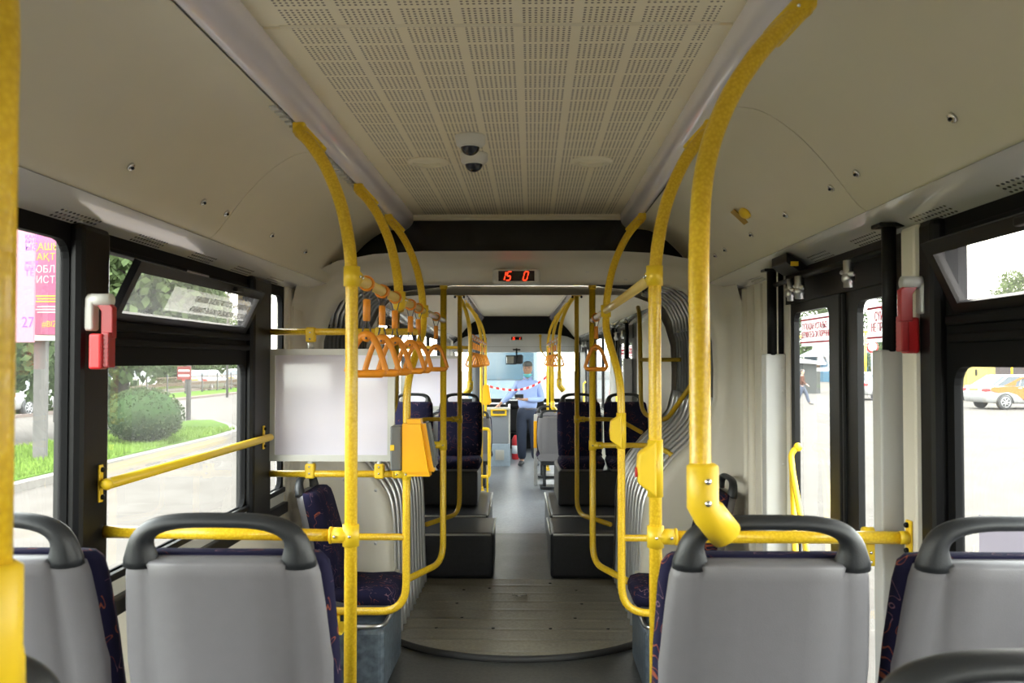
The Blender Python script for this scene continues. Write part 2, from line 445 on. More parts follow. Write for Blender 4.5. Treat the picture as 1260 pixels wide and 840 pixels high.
def text(body, size, mat, parent, loc, rot, name='lettering', align='LEFT', extr=0.0006, sx=1.0):
    cu = bpy.data.curves.new(name, 'FONT'); cu.body = body; cu.size = size; cu.align_x = align; cu.extrude = extr
    tmp = bpy.data.objects.new(name, cu); C.objects.link(tmp)
    bpy.context.view_layer.update()
    dg = bpy.context.evaluated_depsgraph_get()
    me = bpy.data.meshes.new_from_object(tmp.evaluated_get(dg))
    bpy.data.objects.remove(tmp)
    o = bpy.data.objects.new(name, me); C.objects.link(o)
    me.materials.clear(); me.materials.append(mat)
    m = Matrix.Translation(loc) @ rot.to_4x4() @ Matrix.Diagonal((sx, 1, 1, 1))
    me.transform(LM[parent.name].inverted() @ m)
    o.parent = parent; LM[o.name] = LM[parent.name]
    return o
# text reading orientation matrices: columns = text right, text up, text normal
def rot3(right, up):
    r = Vector(right).normalized(); u = Vector(up).normalized(); n = r.cross(u)
    return Matrix((r, u, n)).transposed()

# ------------------------------------------------------------------ the shell of the bus
WX = 1.21
SIDE = [(0.68, 2.42), (0.776, 2.405), (0.87, 2.345), (0.95, 2.265), (1.01, 2.19), (1.06, 2.125), (1.09, 2.10)]
def side_pts(): return SIDE

def section_shell(y0, y1, idx, seams, mat_c):
    # middle ceiling
    if idx == 1:
        MB().box(-.60, .60, y0, 2.19, 2.50, 2.52).build('ceiling_panel', mat_c, kind='structure')
        mm = MB().box(-.60, .60, 2.21, y1-.03, 2.50, 2.52).build('ceiling_panel', mat_c, kind='structure')
        MB().box(-.60, .60, 2.19, 2.21, 2.506, 2.52).box(-.55, .56, 2.185, 2.20, 2.497, 2.51).box(-.6, .6, y1-.035, y1-.02, 2.485, 2.52).box(-.6, .6, y1-.02, y1, 2.47, 2.52).build('trim_1', M['cream'], kind='structure')
    else:
        MB().box(-.60, .60, y0, y1, 2.50, 2.52).build('ceiling', M['cream'], kind='structure')
    # outer roof so that no light leaks in
    MB().box(-1.3, 1.3, y0-.02, y1+.02, 2.70, 2.74).box(-1.30, -1.26, y0, y1, 2.02, 2.74).box(1.26, 1.30, y0, y1, 2.02, 2.74).build('roof', M['wall'], kind='structure')
    for s, nm in ((-1, 'left'), (1, 'right')):
        edges = [y0]+seams[0 if s < 0 else 1]+[y1]
        for a, b in zip(edges[:-1], edges[1:]):
            pr = [(s*x, z) for x, z in SIDE]
            inn = spline([Vector((x, 0, z)) for x, z in pr], 4)
            g = .0025
            m = MB()
            m.loft([[Vector((p.x, a+g, p.z)) for p in inn], [Vector((p.x, b-g, p.z)) for p in inn]])
            m.loft([[Vector((p.x, a+g, p.z)) for p in inn], [Vector((p.x+.01*s, a+g, p.z+.015)) for p in inn]], smooth=False)
            m.loft([[Vector((p.x, b-g, p.z)) for p in inn], [Vector((p.x+.01*s, b-g, p.z+.015)) for p in inn]], smooth=False)
            m.build('ceiling_side_panel', M['side'], kind='structure')
        MB().prism([(s*1.12, 2.12), (s*1.07, 2.20), (s*.95, 2.34), (s*.80, 2.45), (s*.66, 2.48), (s*.60, 2.48), (s*.60, 2.50), (s*.70, 2.50), (s*.98, 2.36), (s*1.20, 2.12)], 'y', y0, y1).build('ceiling_backing', M['blk'], kind='structure')
        # duct
        a, b = y0, y1
        m = MB(); m.loft([[Vector((s*1.088, a, 2.098)), Vector((s*1.088, b, 2.098))], [Vector((s*1.215, a, 2.038)), Vector((s*1.215, b, 2.038))], ], smooth=False)
        m.loft([[Vector((s*1.215, a, 2.038)), Vector((s*1.215, b, 2.038))], [Vector((s*1.215, a, 2.028)), Vector((s*1.215, b, 2.028))], [Vector((s*1.30, a, 2.02)), Vector((s*1.30, b, 2.02))]], smooth=False)
        m.build('trim_%d' % (2 if s < 0 else 3), M['duct'], kind='structure')

def lamp_strip(s, y0, y1, label, grille=None):
    pr = [(.597, 2.503), (.600, 2.475), (.610, 2.45), (.628, 2.43), (.648, 2.416), (.662, 2.412), (.672, 2.418), (.676, 2.44), (.676, 2.50)]
    n = len(pr)
    t = thing('lamp_strip', label, 'ceiling light', (s*.64, (y0+y1)/2, 2.41), 0, 'long lamp covers along the ceiling')
    m = MB(); m.loft([[Vector((s*x, y, z)) for x, z in pr] for y in (y0, y1)])
    m._add([Vector((s*x, y1, z)) for x, z in pr], [tuple(range(n))])
    m.build('cover', M['strip'], t)
    g = MB(); g.box(min(s*.677, s*.70), max(s*.677, s*.70), y0, y1, 2.425, 2.43)
    yy = y0
    if grille:
        k = 0; yy = grille
        while yy < y1-.05:
            g.box(min(s*.676, s*.70), max(s*.676, s*.70), yy, yy+.028, 2.412, 2.425); yy += .055
    g.build('vent_grille', M['alu'] if grille else M['blk'], t)
    return t

# rear section, 1.2 m behind the camera up to the joint
section_shell(-1.4, 5.08, 1, ([3.17], [2.64]), M['perf'])
lamp_strip(-1, -1.35, 5.1, 'long lilac-grey lamp cover left of the perforated ceiling', 2.6)
lamp_strip(1, -1.35, 5.1, 'long lilac-grey lamp cover right of the perforated ceiling')

MB().box(-1.3, 1.3, -1.4, 6.62, -.06, 0.0).build('floor', M['floor'], kind='structure')
for s in (-1, 1):                                    # raised platforms that carry the rear seats
    MB().box(min(s*.36, s*WX), max(s*.36, s*WX), -1.4, 3.35, 0.0, .35, .015).build('floor_platform', M['board'], kind='structure')
MB().box(-1.3, 1.3, -1.45, -1.4, 0, 2.72).build('wall_back', M['wall'], kind='structure')
MB().box(-1.25, -WX, -1.4, 5.1, -.02, .88).build('wall_left', M['wall'], kind='structure')
MB().box(WX, 1.25, -1.4, 2.50, -.02, .93).box(WX, 1.25, 3.85, 5.1, -.02, 2.05).build('wall_right', M['wall'], kind='structure')

# ------------------------------------------------------------------ windows
WN = [0]
def window(s, ya, yb, y_out, z0=1.0, hopper=False, top=1.99, pane=None):
    """s side; ya..yb the clear opening along the bus; y_out the black frame's outer ends"""
    WN[0] += 1
    x0, x1 = sorted((s*WX, s*1.234))
    xg = s*1.230
    t = thing('window_%d' % WN[0], None, None, (s*WX, (ya+yb)/2, z0), kind='structure')
    if hopper:
        m = MB().ring('x', x0, x1, (y_out[0], y_out[1], z0-.05, 1.69), (ya, yb, z0, 1.637), .05)
        m.ring('x', x0, x1, (y_out[0], y_out[1], 1.69, 2.05), (ya+.03, yb-.03, 1.765, 1.985), .03)
        m.box(min(s*1.19, s*1.212), max(s*1.19, s*1.212), ya-.0, yb+.0, 1.70, 1.725, .006)
        m.box(min(s*1.185, s*1.212), max(s*1.185, s*1.212), ya, yb, 1.745, 1.775, .008)
        m.box(min(s*1.195, s*1.212), max(s*1.195, s*1.212), ya, yb, 1.985, 2.0, .005)
        m.build('frame', M['blkw'], t)
        g = MB().box(xg-.002, xg+.002, ya-.01, yb+.01, z0-.01, 1.65); g.build('pane', M['glass'], t)
        # tilted sash, hinged at its lower edge
        zb, zt, xb, xt = 1.785, 1.955, 1.20, 1.118
        a, b = ya+.06, yb-.02
        def P(y, f, o=0.0): 
            return Vector((s*(xb+(xt-xb)*f+o), y, zb+(zt-zb)*f+o*.45))
        sm = MB()
        def barq(y0_, y1_, f0, f1, th=.022):
            q = [P(y0_, f0), P(y1_, f0), P(y1_, f1), P(y0_, f1)]
            q2 = [p+Vector((s*th, 0, th*.45)) for p in q]
            sm._add(q+q2, [(0, 1, 2, 3), (7, 6, 5, 4), (0, 4, 5, 1), (1, 5, 6, 2), (2, 6, 7, 3), (3, 7, 4, 0)])
        barq(a, b, -.06, .10); barq(a, b, .84, 1.03); barq(a, a+.035, .10, .84); barq(b-.04, b, .10, .84)
        so_ = sm.build('sash', M['blk'], t)
        gq = [P(a+.02, .05, .008), P(b-.02, .05, .008), P(b-.02, .9, .008), P(a+.02, .9, .008)]
        gm = MB(); gm._add(gq, [(0, 1, 2, 3)]); gm.build('sash_glass', M['glassd'], so_)
        yc = (a+b)/2+.25
        lm = MB(); lm.box(min(s*1.105, s*1.125), max(s*1.105, s*1.125), yc-.03, yc+.05, 1.935, 1.955, .005); lm.cyl((s*1.11, yc, 1.945), (s*1.20, yc, 1.975), .006)
        lm.build('latch', M['blk'], so_)
        am = MB(); am.box(min(s*1.195, s*1.205), max(s*1.195, s*1.205), yc-.32, yc-.10, 1.985, 1.993); am.build('guide_rail', M['steel'], t)
    else:
        MB().ring('x', x0, x1, (y_out[0], y_out[1], z0-.05, 2.05), (ya, yb, z0, top), .05).build('frame', M['blkw'], t)
        MB().box(xg-.002, xg+.002, ya-.01, yb+.01, z0-.01, top+.01).build('pane', M['glass'], t)
    MB().box(min(s*1.195, s*1.23), max(s*1.195, s*1.23), y_out[0], y_out[1], .975, 1.0, .004).box(min(s*1.18, s*1.25), max(s*1.18, s*1.25), y_out[0], y_out[1], .87, .925, .006).build('sill', M['blk'], t)
    MB().box(min(s*1.205, s*1.25), max(s*1.205, s*1.25), y_out[0], y_out[1], .92, .98).build('sill_strip', M['alu'], t)
    return t
def portal(loc, rot, sx, sy):
    l = bpy.data.lights.new('daylight_portal', 'AREA'); l.shape = 'RECTANGLE'; l.size = sx; l.size_y = sy
    l.cycles.is_portal = True
    o = bpy.data.objects.new('daylight_portal', l); C.objects.link(o)
    o.matrix_world = CUR[0] @ (Matrix.Translation(loc) @ rot.to_4x4())
RL = rot3((0, 1, 0), (0, 0, 1)); RR = rot3((0, -1, 0), (0, 0, 1))
def portals(s, ya, yb, za=.98, zb=2.0):
    # an area light shines along its -Z
    q = rot3((0, -1, 0), (0, 0, 1)) if s > 0 else rot3((0, 1, 0), (0, 0, 1))
    n = q @ Vector((0, 0, -1))
    if n.x*s > 0: q = rot3((0, -s if s < 0 else s, 0), (0, 0, 1))
    n = q @ Vector((0, 0, -1))
    if n.x*s > 0: q = rot3(tuple(-(q @ Vector((1, 0, 0)))), (0, 0, 1))
    portal((s*1.262, (ya+yb)/2, (za+zb)/2), q, yb-ya, zb-za)

window(-1, -1.2, .62, (-1.4, .72), hopper=True)
window(-1, .82, 2.43, (.72, 2.52))
window(-1, 2.615, 3.955, (2.52, 4.10), hopper=True)
window(-1, 4.25, 4.53, (4.10, 4.56))
window(1, .75, 2.36, (.66, 2.44), hopper=True)
window(1, -1.2, .57, (-1.4, .66), hopper=True)
portals(-1, -1.3, 4.6); portals(1, -1.3, 2.4); portals(1, 2.55, 3.85, .0, 1.95)
for s, a, b in ((-1, 2.435, 2.61), (1, 2.40, 2.50), (-1, 3.965, 4.245), (-1, .63, .81)):  # round pillar covers between windows
    x0, x1 = sorted((s*1.175, s*1.26))
    MB().box(x0, x1, a, b, .86, 2.045, .02).build('trim_4', M['blk'], kind='structure')
MB().box(1.17, 1.25, 2.50, 2.60, 0, 2.04, .012).build('trim_5', M['wall'], kind='structure')
MB().box(-1.25, -1.20, 4.56, 5.1, .85, 2.045, .004).build('wall_left_upper', M['wall'], kind='structure')

# ------------------------------------------------------------------ doors
DN = [0]
def door(yc, stickers=True, s=1):
    """double door whose two leaves meet at yc"""
    DN[0] += 1
    t = thing('door_%d' % DN[0], None, None, (WX, yc, 0), kind='structure')
    w = .60
    for k, (a, b) in enumerate(((yc-.64, yc-.01), (yc+.01, yc+.64))):
        oa, ob = (a+.13, b-.13) if k == 0 else (a+.13, b-.05)
        m = MB().ring('x', 1.215, 1.238, (a, b, .02, 1.90), (a+.12 if k == 0 else a+.14, b-.13 if k == 0 else b-.05, .22, 1.86), .04)
        m.box(1.205, 1.26, yc-.03, yc-.008, .02, 1.9, .008) if k == 0 else m.box(1.205, 1.26, yc+.008, yc+.03, .02, 1.9, .008)
        lf = m.build('leaf', M['blk'], t)
        MB().box(1.233, 1.237, a+.1, b-.04, .2, 1.88).build('pane', M['glass'], lf)
    h = MB().box(1.205, 1.26, yc-.68, yc+.68, 1.90, 2.04)
    h.tube([(1.165, yc-.56, 1.99), (1.165, yc+.70, 1.99)], .011, 8)
    h.build('header', M['blk'], t)
    mm = MB()
    for (y, r_) in ((yc+.30, .018), (yc+.42, .014), (yc-.24, .016)):
        mm.cyl((1.15, y, 1.90), (1.15, y, 1.99), r_); mm.cyl((1.15, y-.05, 1.94), (1.15, y+.06, 1.955), .008)
        mm.ball((1.15, y, 1.93), .022)
    mm.build('hinge_gear', M['steel'], t)
    # leaf rails, tilted like an open A
    rm = MB()
    rm.tube(fillet([(1.20, yc+.485, 1.30), (1.165, yc+.485, 1.27), (1.165, yc+.46, 1.20), (1.165, yc+.10, .60), (1.20, yc+.09, .56)], .03), .012, 10)
    rm.tube(fillet([(1.165, yc+.47, 1.23), (1.165, yc+.40, .62), (1.20, yc+.40, .58)], .03), .012, 10)
    rm.ball((1.195, yc+.485, 1.295), .018)
    rm.build('grab_bar', M['yel2'], t)
    return t
def door_posts(yc, la, lb):
    for k, (y, lab) in enumerate(((yc-.565, la), (yc+.72, lb))):
        t = thing('door_post_cover', lab, 'door post cover', (1.16, y, 0), 0, None)
        MB().box(1.12, 1.212, y-.02, y+.05, .0 if k else 0.0, 1.685, .006).build('cover', M['grey'], t)
        pm = MB().cyl((1.155, y, 1.68), (1.155, y, 2.06), .021)
        if k: pm.cyl((1.195, y, 1.68), (1.195, y, 2.06), .012)
        pm.box(1.115, 1.205, y-.035, y+.035, 2.05, 2.062, .003)
        pm.build('rod', M['blk'], t)
        bm_ = BB()
        for z in (1.52, 1.2, 1.62, .9):
            bm_.ball((1.195, y-.021, z), .006)
        bm_.build('screws', M['steel'], t)

YD = 3.205
door(YD)
door_posts(YD, 'tall grey door post cover with black rod, beside the red emergency hammer on the right', 'beige-grey door post cover at the far edge of the near right door')

def sticker(y0, y1, z0, z1, lines, label, mat=None, bars=True):
    t = thing('door_sticker', label, 'sticker', (1.228, (y0+y1)/2, z0))
    m = MB(); m._add([Vector((1.2285, y0, z0)), Vector((1.2285, y1, z0)), Vector((1.2285, y1, z1)), Vector((1.2285, y0, z1))], [(0, 1, 2, 3)]); m.build('sheet', M['film'], t)
    if bars:
        MB().box(1.2245, 1.227, y0, y1, z0+.012, z0+.018).box(1.2245, 1.227, y0, y1, z1-.02, z1-.014).build('red_border', M['filmred'], t)
    n = len(lines); q = rot3((0, -1, 0), (0, 0, 1))
    for i, (body, size, yy) in enumerate(lines):
        zz = z1-.045-(i+1)*(z1-z0-.06)/n+.02
        text(body, size, M['filmred'], t, Vector((1.2265, yy, zz)), q, sx=.80)
    return t
sticker(3.32, 3.74, 1.715, 1.84, [('ТҰТҚАДАН ҰСТАҢЫЗ', .036, 3.725), ('ДЕРЖИТЕСЬ ЗА ПОРУЧНИ', .034, 3.735)], 'white notice with red Cyrillic lettering on the farther door leaf glass')
sticker(2.60, 3.005, 1.715, 1.845, [('СҮЙЕНБЕҢІЗ', .042, 2.94), ('НЕ ПРИСЛОНЯТЬСЯ', .040, 2.97)], 'white notice with larger red lettering on the nearer door leaf glass')

# ------------------------------------------------------------------ the joint: arches, folds, turntable
OPEN = [(.70, 0), (.715, .35), (.725, .70), (.75, .86), (.82, .975), (.915, 1.093), (1.03, 1.20), (1.105, 1.30), (1.14, 1.44), (1.142, 1.6), (1.135, 1.77), (1.095, 1.91), (1.04, 2.0), (.965, 2.06), (.86, 2.09), (.72, 2.10), (.5, 2.10), (.25, 2.10), (0, 2.10)]
OUTR = [(1.21, 0), (1.21, .35), (1.21, .70), (1.21, .86), (1.21, .975), (1.21, 1.093), (1.21, 1.22), (1.21, 1.35), (1.21, 1.46), (1.21, 1.6), (1.21, 1.78), (1.205, 1.93), (1.17, 2.06), (1.08, 2.13), (.95, 2.19), (.76, 2.225), (.5, 2.24), (.25, 2.24), (0, 2.24)]
def full(pr): return [(-x, z) for x, z in pr] + [(x, z) for x, z in pr[::-1][1:]]
def mixp(a, b, f): return [(p[0]*(1-f)+q[0]*f, p[1]*(1-f)+q[1]*f) for p, q in zip(a, b)]
def bulkhead(yw, yo, name, lift=0.0):
    """yw = where it leaves the side walls, yo = edge of the opening (d = direction)"""
    d = 1 if yo > yw else -1
    O, I = full(OUTR), full([(x, z+lift*min(1, max(0, (z-1.95)/.14))) for x, z in OPEN])
    def sub(pr, y): return [Vector((x, y, z)) for x, z in pr]
    m = MB()
    rings = [sub(O, yw), sub(mixp(O, I, .04), yw+.6*(yo-yw)), sub(mixp(O, I, .16), yw+.85*(yo-yw)), sub(mixp(O, I, .5), yw+.93*(yo-yw)),
             sub(mixp(O, I, .8), yw+.95*(yo-yw)), sub(mixp(O, I, .93), yo-.01*d), sub(I, yo+.02*d), sub(mixp(I, O, -.01), yo+.07*d)]
    m.loft(rings)
    return m.build(name, M['wall'], kind='structure')
bulkhead(4.66, 5.06, 'wall_joint')
# side walls below the window, moulded ribs of the wall near the joint
for s in (-1, 1):
    m = MB()
    for y, r_ in ((4.63, .022), (4.70, .014)) if s < 0 else ((4.30, .012), (4.48, .030), (4.62, .024)):
        m.tube([(s*1.212, y, .5 if s < 0 else .0), (s*1.212, y, 2.03)], r_, 14)
    m.build('trim_6', M['wall'], kind='structure')
# black board closing the end of the rear ceiling
bp = [(-1.24, 2.02), (1.24, 2.02), (1.24, 2.62), (-1.24, 2.62)]
m = MB()
m.loft([[Vector((x, 5.085, z)) for x, z in full(OUTR[11:])], [Vector((x*1.05, 5.085, z+.42)) for x, z in full(OUTR[11:])]], smooth=False)
m.build('ceiling_end_board', simple('glossy_black', (0.003, 0.003, 0.0035), 0.16, spec=.35, bump=.5, bscale=9), kind='structure')

bel = thing('gangway_bellows', 'ribbed grey and black folding bellows around the bus joint', 'bellows', (0, 5.85, 0))
def pleats(prof, y0, y1, n, amp, name, mat, off=.0):
    m = MB(); rings = []
    k = n*4
    nrm = []
    for i, p in enumerate(prof):
        a = Vector(prof[max(i-1, 0)]); b = Vector(prof[min(i+1, len(prof)-1)]); t = (b-a).normalized()
        nn = Vector((t[1], -t[0]))
        if nn.dot(Vector((p[0], p[1]-1.2))) < 0: nn = -nn
        nrm.append(nn)
    for j in range(k+1):
        f = j/k; y = y0+(y1-y0)*f
        q = [1.0, .15, 0.0, .15][j % 4]*amp+off
        rings.append([Vector((p[0]+nn[0]*q, y, p[1]+nn[1]*q)) for p, nn in zip(prof, nrm)])
    m.loft(rings, smooth=False)
    return m.build(name, mat, bel)
def seg(a, b, s, dens=3):
    pr = [Vector((s*x, 0, z)) for x, z in OPEN[a:b]]
    return [(p.x, p.z) for p in spline(pr, dens)]
M['foldcloth'] = simple('fold_cloth', (0.05, 0.05, 0.053), 0.5)
M['hoop'] = simple('fold_hoop', (0.80, 0.80, 0.80), 0.28, 0.6)
def hoops(prof, y0, y1, n, r, name, off=0.0, lo=None):
    for j in range(n):
        y = y0+(y1-y0)*(j+.5)/n
        MB().tube([Vector((x+(off if x > 0 else -off), y, z)) for x, z in prof], r, 8).build(name, M['hoop'], bel)
for s in (-1, 1):
    pr = seg(0, 9, s)
    pleats(pr, 5.11, 6.60, 10, .07, 'lower_fold', M['foldcloth'], .03)
    hoops(pr, 5.12, 6.60, 10, .017, 'fold_hoop', .008)
    pleats([(s*1.14, 1.42), (s*1.145, 1.6), (s*1.14, 1.80), (s*1.12, 1.87)], 5.11, 6.58, 13, .05, 'side_curtain', M['silver2'], .012)
    cp = [(s*1.145, 1.86), (s*1.13, 1.95), (s*1.08, 2.05), (s*1.0, 2.12), (s*.90, 2.15)]
    pleats(cp, 5.11, 6.58, 15, .04, 'corner_fold', M['foldcloth'], .015)
    hoops(cp, 5.13, 6.56, 11, .013, 'corner_hoop')
pleats([(-.94, 2.17), (-.5, 2.22), (0, 2.22), (.5, 2.22), (.94, 2.17)], 5.11, 6.58, 17, .03, 'roof_fold', M['silver2'])
MB().box(-1.32, 1.32, 5.1, 6.64, 2.30, 2.34).box(-1.34, -1.30, 5.1, 6.64, -.06, 2.34).box(1.30, 1.34, 5.1, 6.64, -.06, 2.34).build('outer_skin', M['blk2'], bel)

# turntable plate and rubber seal
ct = Vector((0, 5.85)); RT = .97
pts = []
for k in range(41):
    x = -.715+1.43*k/40; pts.append((x, ct.y-math.sqrt(RT*RT-x*x)))
poly = pts+[(.70, 6.62), (-.70, 6.62)]
MB().prism(poly, 'z', .0, .022).build('floor_turntable', M['turn'], kind='structure', bevel=.003)
MB().tube([(x, y-.012, .012) for x, y in pts], .022, 8).build('trim_7', M['rub'], kind='structure')
m = MB()
for (x, y) in ((-.4, 6.3), (.4, 6.3), (-.22, 6.35), (-.42, 5.95), (.42, 5.95), (-.36, 5.62), (.36, 5.62), (-.5, 5.4), (.2, 5.4), (-.15, 5.4), (.55, 5.4), (.22, 6.5)):
    m.cyl((x, y, .02), (x, y, .025), .011, 10)
m.build('floor_screws', M['blk'], kind='structure')
m = MB().tube(fillet([(-.045, 6.16, .022), (-.045, 6.14, .034), (.045, 6.14, .034), (.045, 6.16, .022)], .01), .007, 8).cyl((0, 6.16, .02), (0, 6.16, .026), .03)
tag(m.build('floor_hatch_ring', M['chrome']), 'small chrome lifting ring set in the turntable floor', 'hatch ring')
for s in (-1, 1):                                     # pale edge strips at both ends of the plate
    MB().box(min(s*.672, s*.70), max(s*.672, s*.70), 4.97, 5.05, 0, .46, .004).build('trim_8', M['wall'], kind='structure')

m = MB()
for s in (-1, 1):
    for x, z in ((.98, .98), (.80, .92), (.80, .62), (.98, .62), (1.0, .30), (.80, .30)):
        m.ball((s*x, 4.985, z), .009, 1, .4, 1, 8, 5)
for x in (-.36, -.35, .40, .41, -.62, -.61, .62, .63): m.ball((x, 5.035, 2.165 if abs(x) < .6 else 2.12), .004, 1, 1, 1, 8, 5)
m.ball((0.0, 5.08, 2.27), .009, 1, .6, 1, 8, 5)
m.build('wall_joint_screws', M['steel'], kind='structure')
def led_display(y, z, dig, label, sx=1.0):
    t = thing('led_display', label, 'digital display', (0, y, z-.045))
    MB().box(-.135*sx, .135*sx, y-.035, y+.03, z-.045, z+.04, .016, seg=3).build('housing', M['white'], t)
    MB().box(-.102*sx, .102*sx, y-.037, y-.033, z-.03, z+.028).build('screen', M['screen'], t)
    segs = {'0': 'abcdef', '1': 'bc', '5': 'afgcd'}
    m = MB(); q = .022*sx; hh = .024
    def bar(x0, z0, x1, z1):
        m.cyl((x0, y-.0385, z0), (x1, y-.0385, z1), .0034, 6)
    for ch, cx in dig:
        cx *= sx; sl = .006
        P = {'tl': (cx-q/2+sl, z+hh), 'tr': (cx+q/2+sl, z+hh), 'ml': (cx-q/2, z), 'mr': (cx+q/2, z), 'bl': (cx-q/2-sl, z-hh), 'br': (cx+q/2-sl, z-hh)}
        E = {'a': ('tl', 'tr'), 'b': ('tr', 'mr'), 'c': ('mr', 'br'), 'd': ('bl', 'br'), 'e': ('bl', 'ml'), 'f': ('tl', 'ml'), 'g': ('ml', 'mr')}
        for c in segs[ch]:
            a, b = P[E[c][0]], P[E[c][1]]; va, vb = Vector(a), Vector(b); d = (vb-va)*.1
            bar(va.x+d.x, va.y+d.y-.001, vb.x-d.x, vb.y-d.y-.001)
    m.build('digits', M['redlit'], t)
    return t
led_display(5.0, 2.137, (('1', -.075), ('5', -.043), ('0', .053)), 'red digital display reading 15 0 on the near arch')

# ------------------------------------------------------------------ the front section
CUR[0] = MF
bulkhead(6.95, 6.62, 'wall_joint_front', .05)
section_shell(6.60, 16.9, 2, ([8.9, 11.5, 14.1], [9.2, 11.6, 14.0]), None)
lamp_strip(-1, 6.7, 16.3, 'lilac lamp cover over the left side of the front section')
lamp_strip(1, 6.7, 16.3, 'lilac lamp cover over the right side of the front section')
MB().box(-1.3, 1.3, 6.62, 8.5, -.06, 0.0).build('floor_front', M['floor'], kind='structure')
MB().box(-1.3, 1.3, 8.5, 17.3, -.06, 0.0).build('floor_front_aisle', M['floorf'], kind='structure')
MB().box(-1.25, -WX, 6.6, 17.2, -.02, .88).build('wall_left_front', M['wall'], kind='structure')
MB().box(-1.25, -WX, 6.6, 7.56, .88, 2.05).box(-1.25, -WX, 14.6, 17.2, 1.75, 2.05).build('wall_left_front_upper', M['wall'], kind='structure')
MB().box(WX, 1.25, 6.6, 8.9, -.02, .93).box(WX, 1.25, 10.9, 14.0, -.02, .93).build('wall_right_front', M['wall'], kind='structure')
MB().box(WX, 1.25, 6.6, 8.9, .93, 2.05).build('wall_right_front_upper', M['wall'], kind='structure')
for a, b in ((7.60, 8.75), (8.95, 10.35), (10.55, 11.95), (12.15, 13.55), (14.0, 15.9)):
    window(-1, a, b, (a-.1, b+.1), hopper=a < 8.9)
for a, b in ((11.3, 12.4), (12.55, 13.6)):
    window(1, a, b, (a-.08, b+.12), hopper=False)
door(9.85); door(14.85)
door_posts(9.85, 'pale door post cover at the near edge of the front section door', 'pale door post cover at the far edge of the front section door')
sticker(9.95, 10.35, 1.70, 1.83, [('ТҰТҚАДАН ҰСТАҢЫЗ', .036, 10.34), ('ДЕРЖИТЕСЬ ЗА ПОРУЧНИ', .034, 10.345)], 'small distant notice with red lettering on the front section door, farther leaf')
sticker(9.28, 9.66, 1.70, 1.83, [('СҮЙЕНБЕҢІЗ', .042, 9.62), ('НЕ ПРИСЛОНЯТЬСЯ', .040, 9.65)], 'small distant notice with red lettering on the front section door, nearer leaf')
MB().box(WX, 1.25, 8.9, 9.215, 0, 2.05).box(WX, 1.25, 10.485, 11.2, 0, 2.05).box(WX, 1.25, 13.72, 14.2, 0, 2.05).box(WX, 1.25, 15.5, 17.2, 0, 2.05).build('trim_9', M['blk'], kind='structure')
portals(-1, 7.6, 16.0); portals(1, 9.2, 13.6); portals(1, 14.2, 15.5, .1, 1.95)
# black slope above the driver's area, white bulkhead, windscreen
MB().box(-1.3, 1.3, 16.38, 16.42, 2.05, 2.72).build('ceiling_front_board', M['blk2'], kind='structure')
m = MB(); ar = [(x, z-.07) for x, z in full(OUTR[11:])]
m.loft([[Vector((x, 16.34, 1.83)) for x, z in ar], [Vector((x, 16.33, 1.95)) for x, z in ar], [Vector((x, 16.34, z-.03)) for x, z in ar], [Vector((x, 16.37, z)) for x, z in ar]])
m.loft([[Vector((x, 16.34, 1.83)) for x, z in ar], [Vector((x, 16.76, 1.83)) for x, z in ar]])
m.build('wall_front_header', simple('white_bulkhead', (.72, .73, .74), .4), kind='structure')
MB().box(-1.1, 1.1, 16.318, 16.34, 1.925, 1.935).build('trim_10', M['grey'], kind='structure')
m = MB().ring('y', 16.75, 16.80, (-1.28, 1.28, .7, 2.2), (-1.18, 1.18, .95, 1.98), .08).box(-1.28, 1.28, 16.75, 16.8, 0, .7)
m.box(.60, .68, 16.70, 16.76, .6, 1.98)
wd = thing('window_20', None, None, (0, 16.75, .9), kind='structure')
m.build('frame', M['blk'], wd)
MB().box(-1.2, 1.2, 16.785, 16.79, .9, 2.0).build('pane', M['glass'], wd)
portal((0, 16.85, 1.45), rot3((-1, 0, 0), (0, 0, 1)) if (rot3((-1, 0, 0), (0, 0, 1)) @ Vector((0, 0, -1))).y < 0 else rot3((1, 0, 0), (0, 0, 1)), 2.4, 1.1)
t = led_display(16.29, 2.085, (('1', -.075), ('5', -.043), ('1', .053)), 'tiny far red digital display on the bulkhead above the windscreen')
# driver's cab: dashboard, partition, column
m = MB().box(-1.2, 1.2, 16.1, 16.74, .35, .88, .06, seg=3)
m.tube([(-.75, 15.95, .98), (-.75, 16.2, .85)], .03)
m.box(-.2, .5, 16.0, 16.3, .8, .95, .04)
tag(m.build('dashboard', M['blk']), 'black dashboard below the windscreen behind the standing man', 'dashboard')
t = thing('driver_partition', 'grey and light blue driver cab partition with yellow ticket ledge left of the man', 'partition', (-.5, 13.9, 0))
MB().box(-1.2, -.12, 13.90, 13.94, .36, .90, .01).build('upper_panel', simple('cab_grey', (.22, .24, .27), .45), t)
MB().box(-1.2, -.12, 13.885, 13.945, .0, .355, .006).box(-.14, -.11, 13.9, 15.2, .0, .355).build('lower_panel', simple('pale_blue_laminate', (.36, .44, .52), .45, var=.15, vscale=30), t)
MB().box(-1.2, -.10, 13.87, 13.95, .89, .93, .01).box(-.14, -.11, 13.9, 15.2, .36, .92).build('rail', M['alu'], t)
m = MB().ring('y', 13.86, 13.88, (-.41, -.16, .80, .89), (-.38, -.19, .83, .875), .01)
m.box(-.41, -.16, 13.80, 13.88, .885, .90, .004)
m.build('ticket_ledge', M['yel2'], t)
MB().box(-.34, -.20, 13.872, 13.886, .10, .26, .004).box(-.32, -.22, 13.866, 13.874, .12, .24).build('vent', M['alu'], t)
t = thing('cab_column', 'tall dark grey rounded column left of the windscreen', 'column', (-.56, 13.0, 0))
cx = -.575
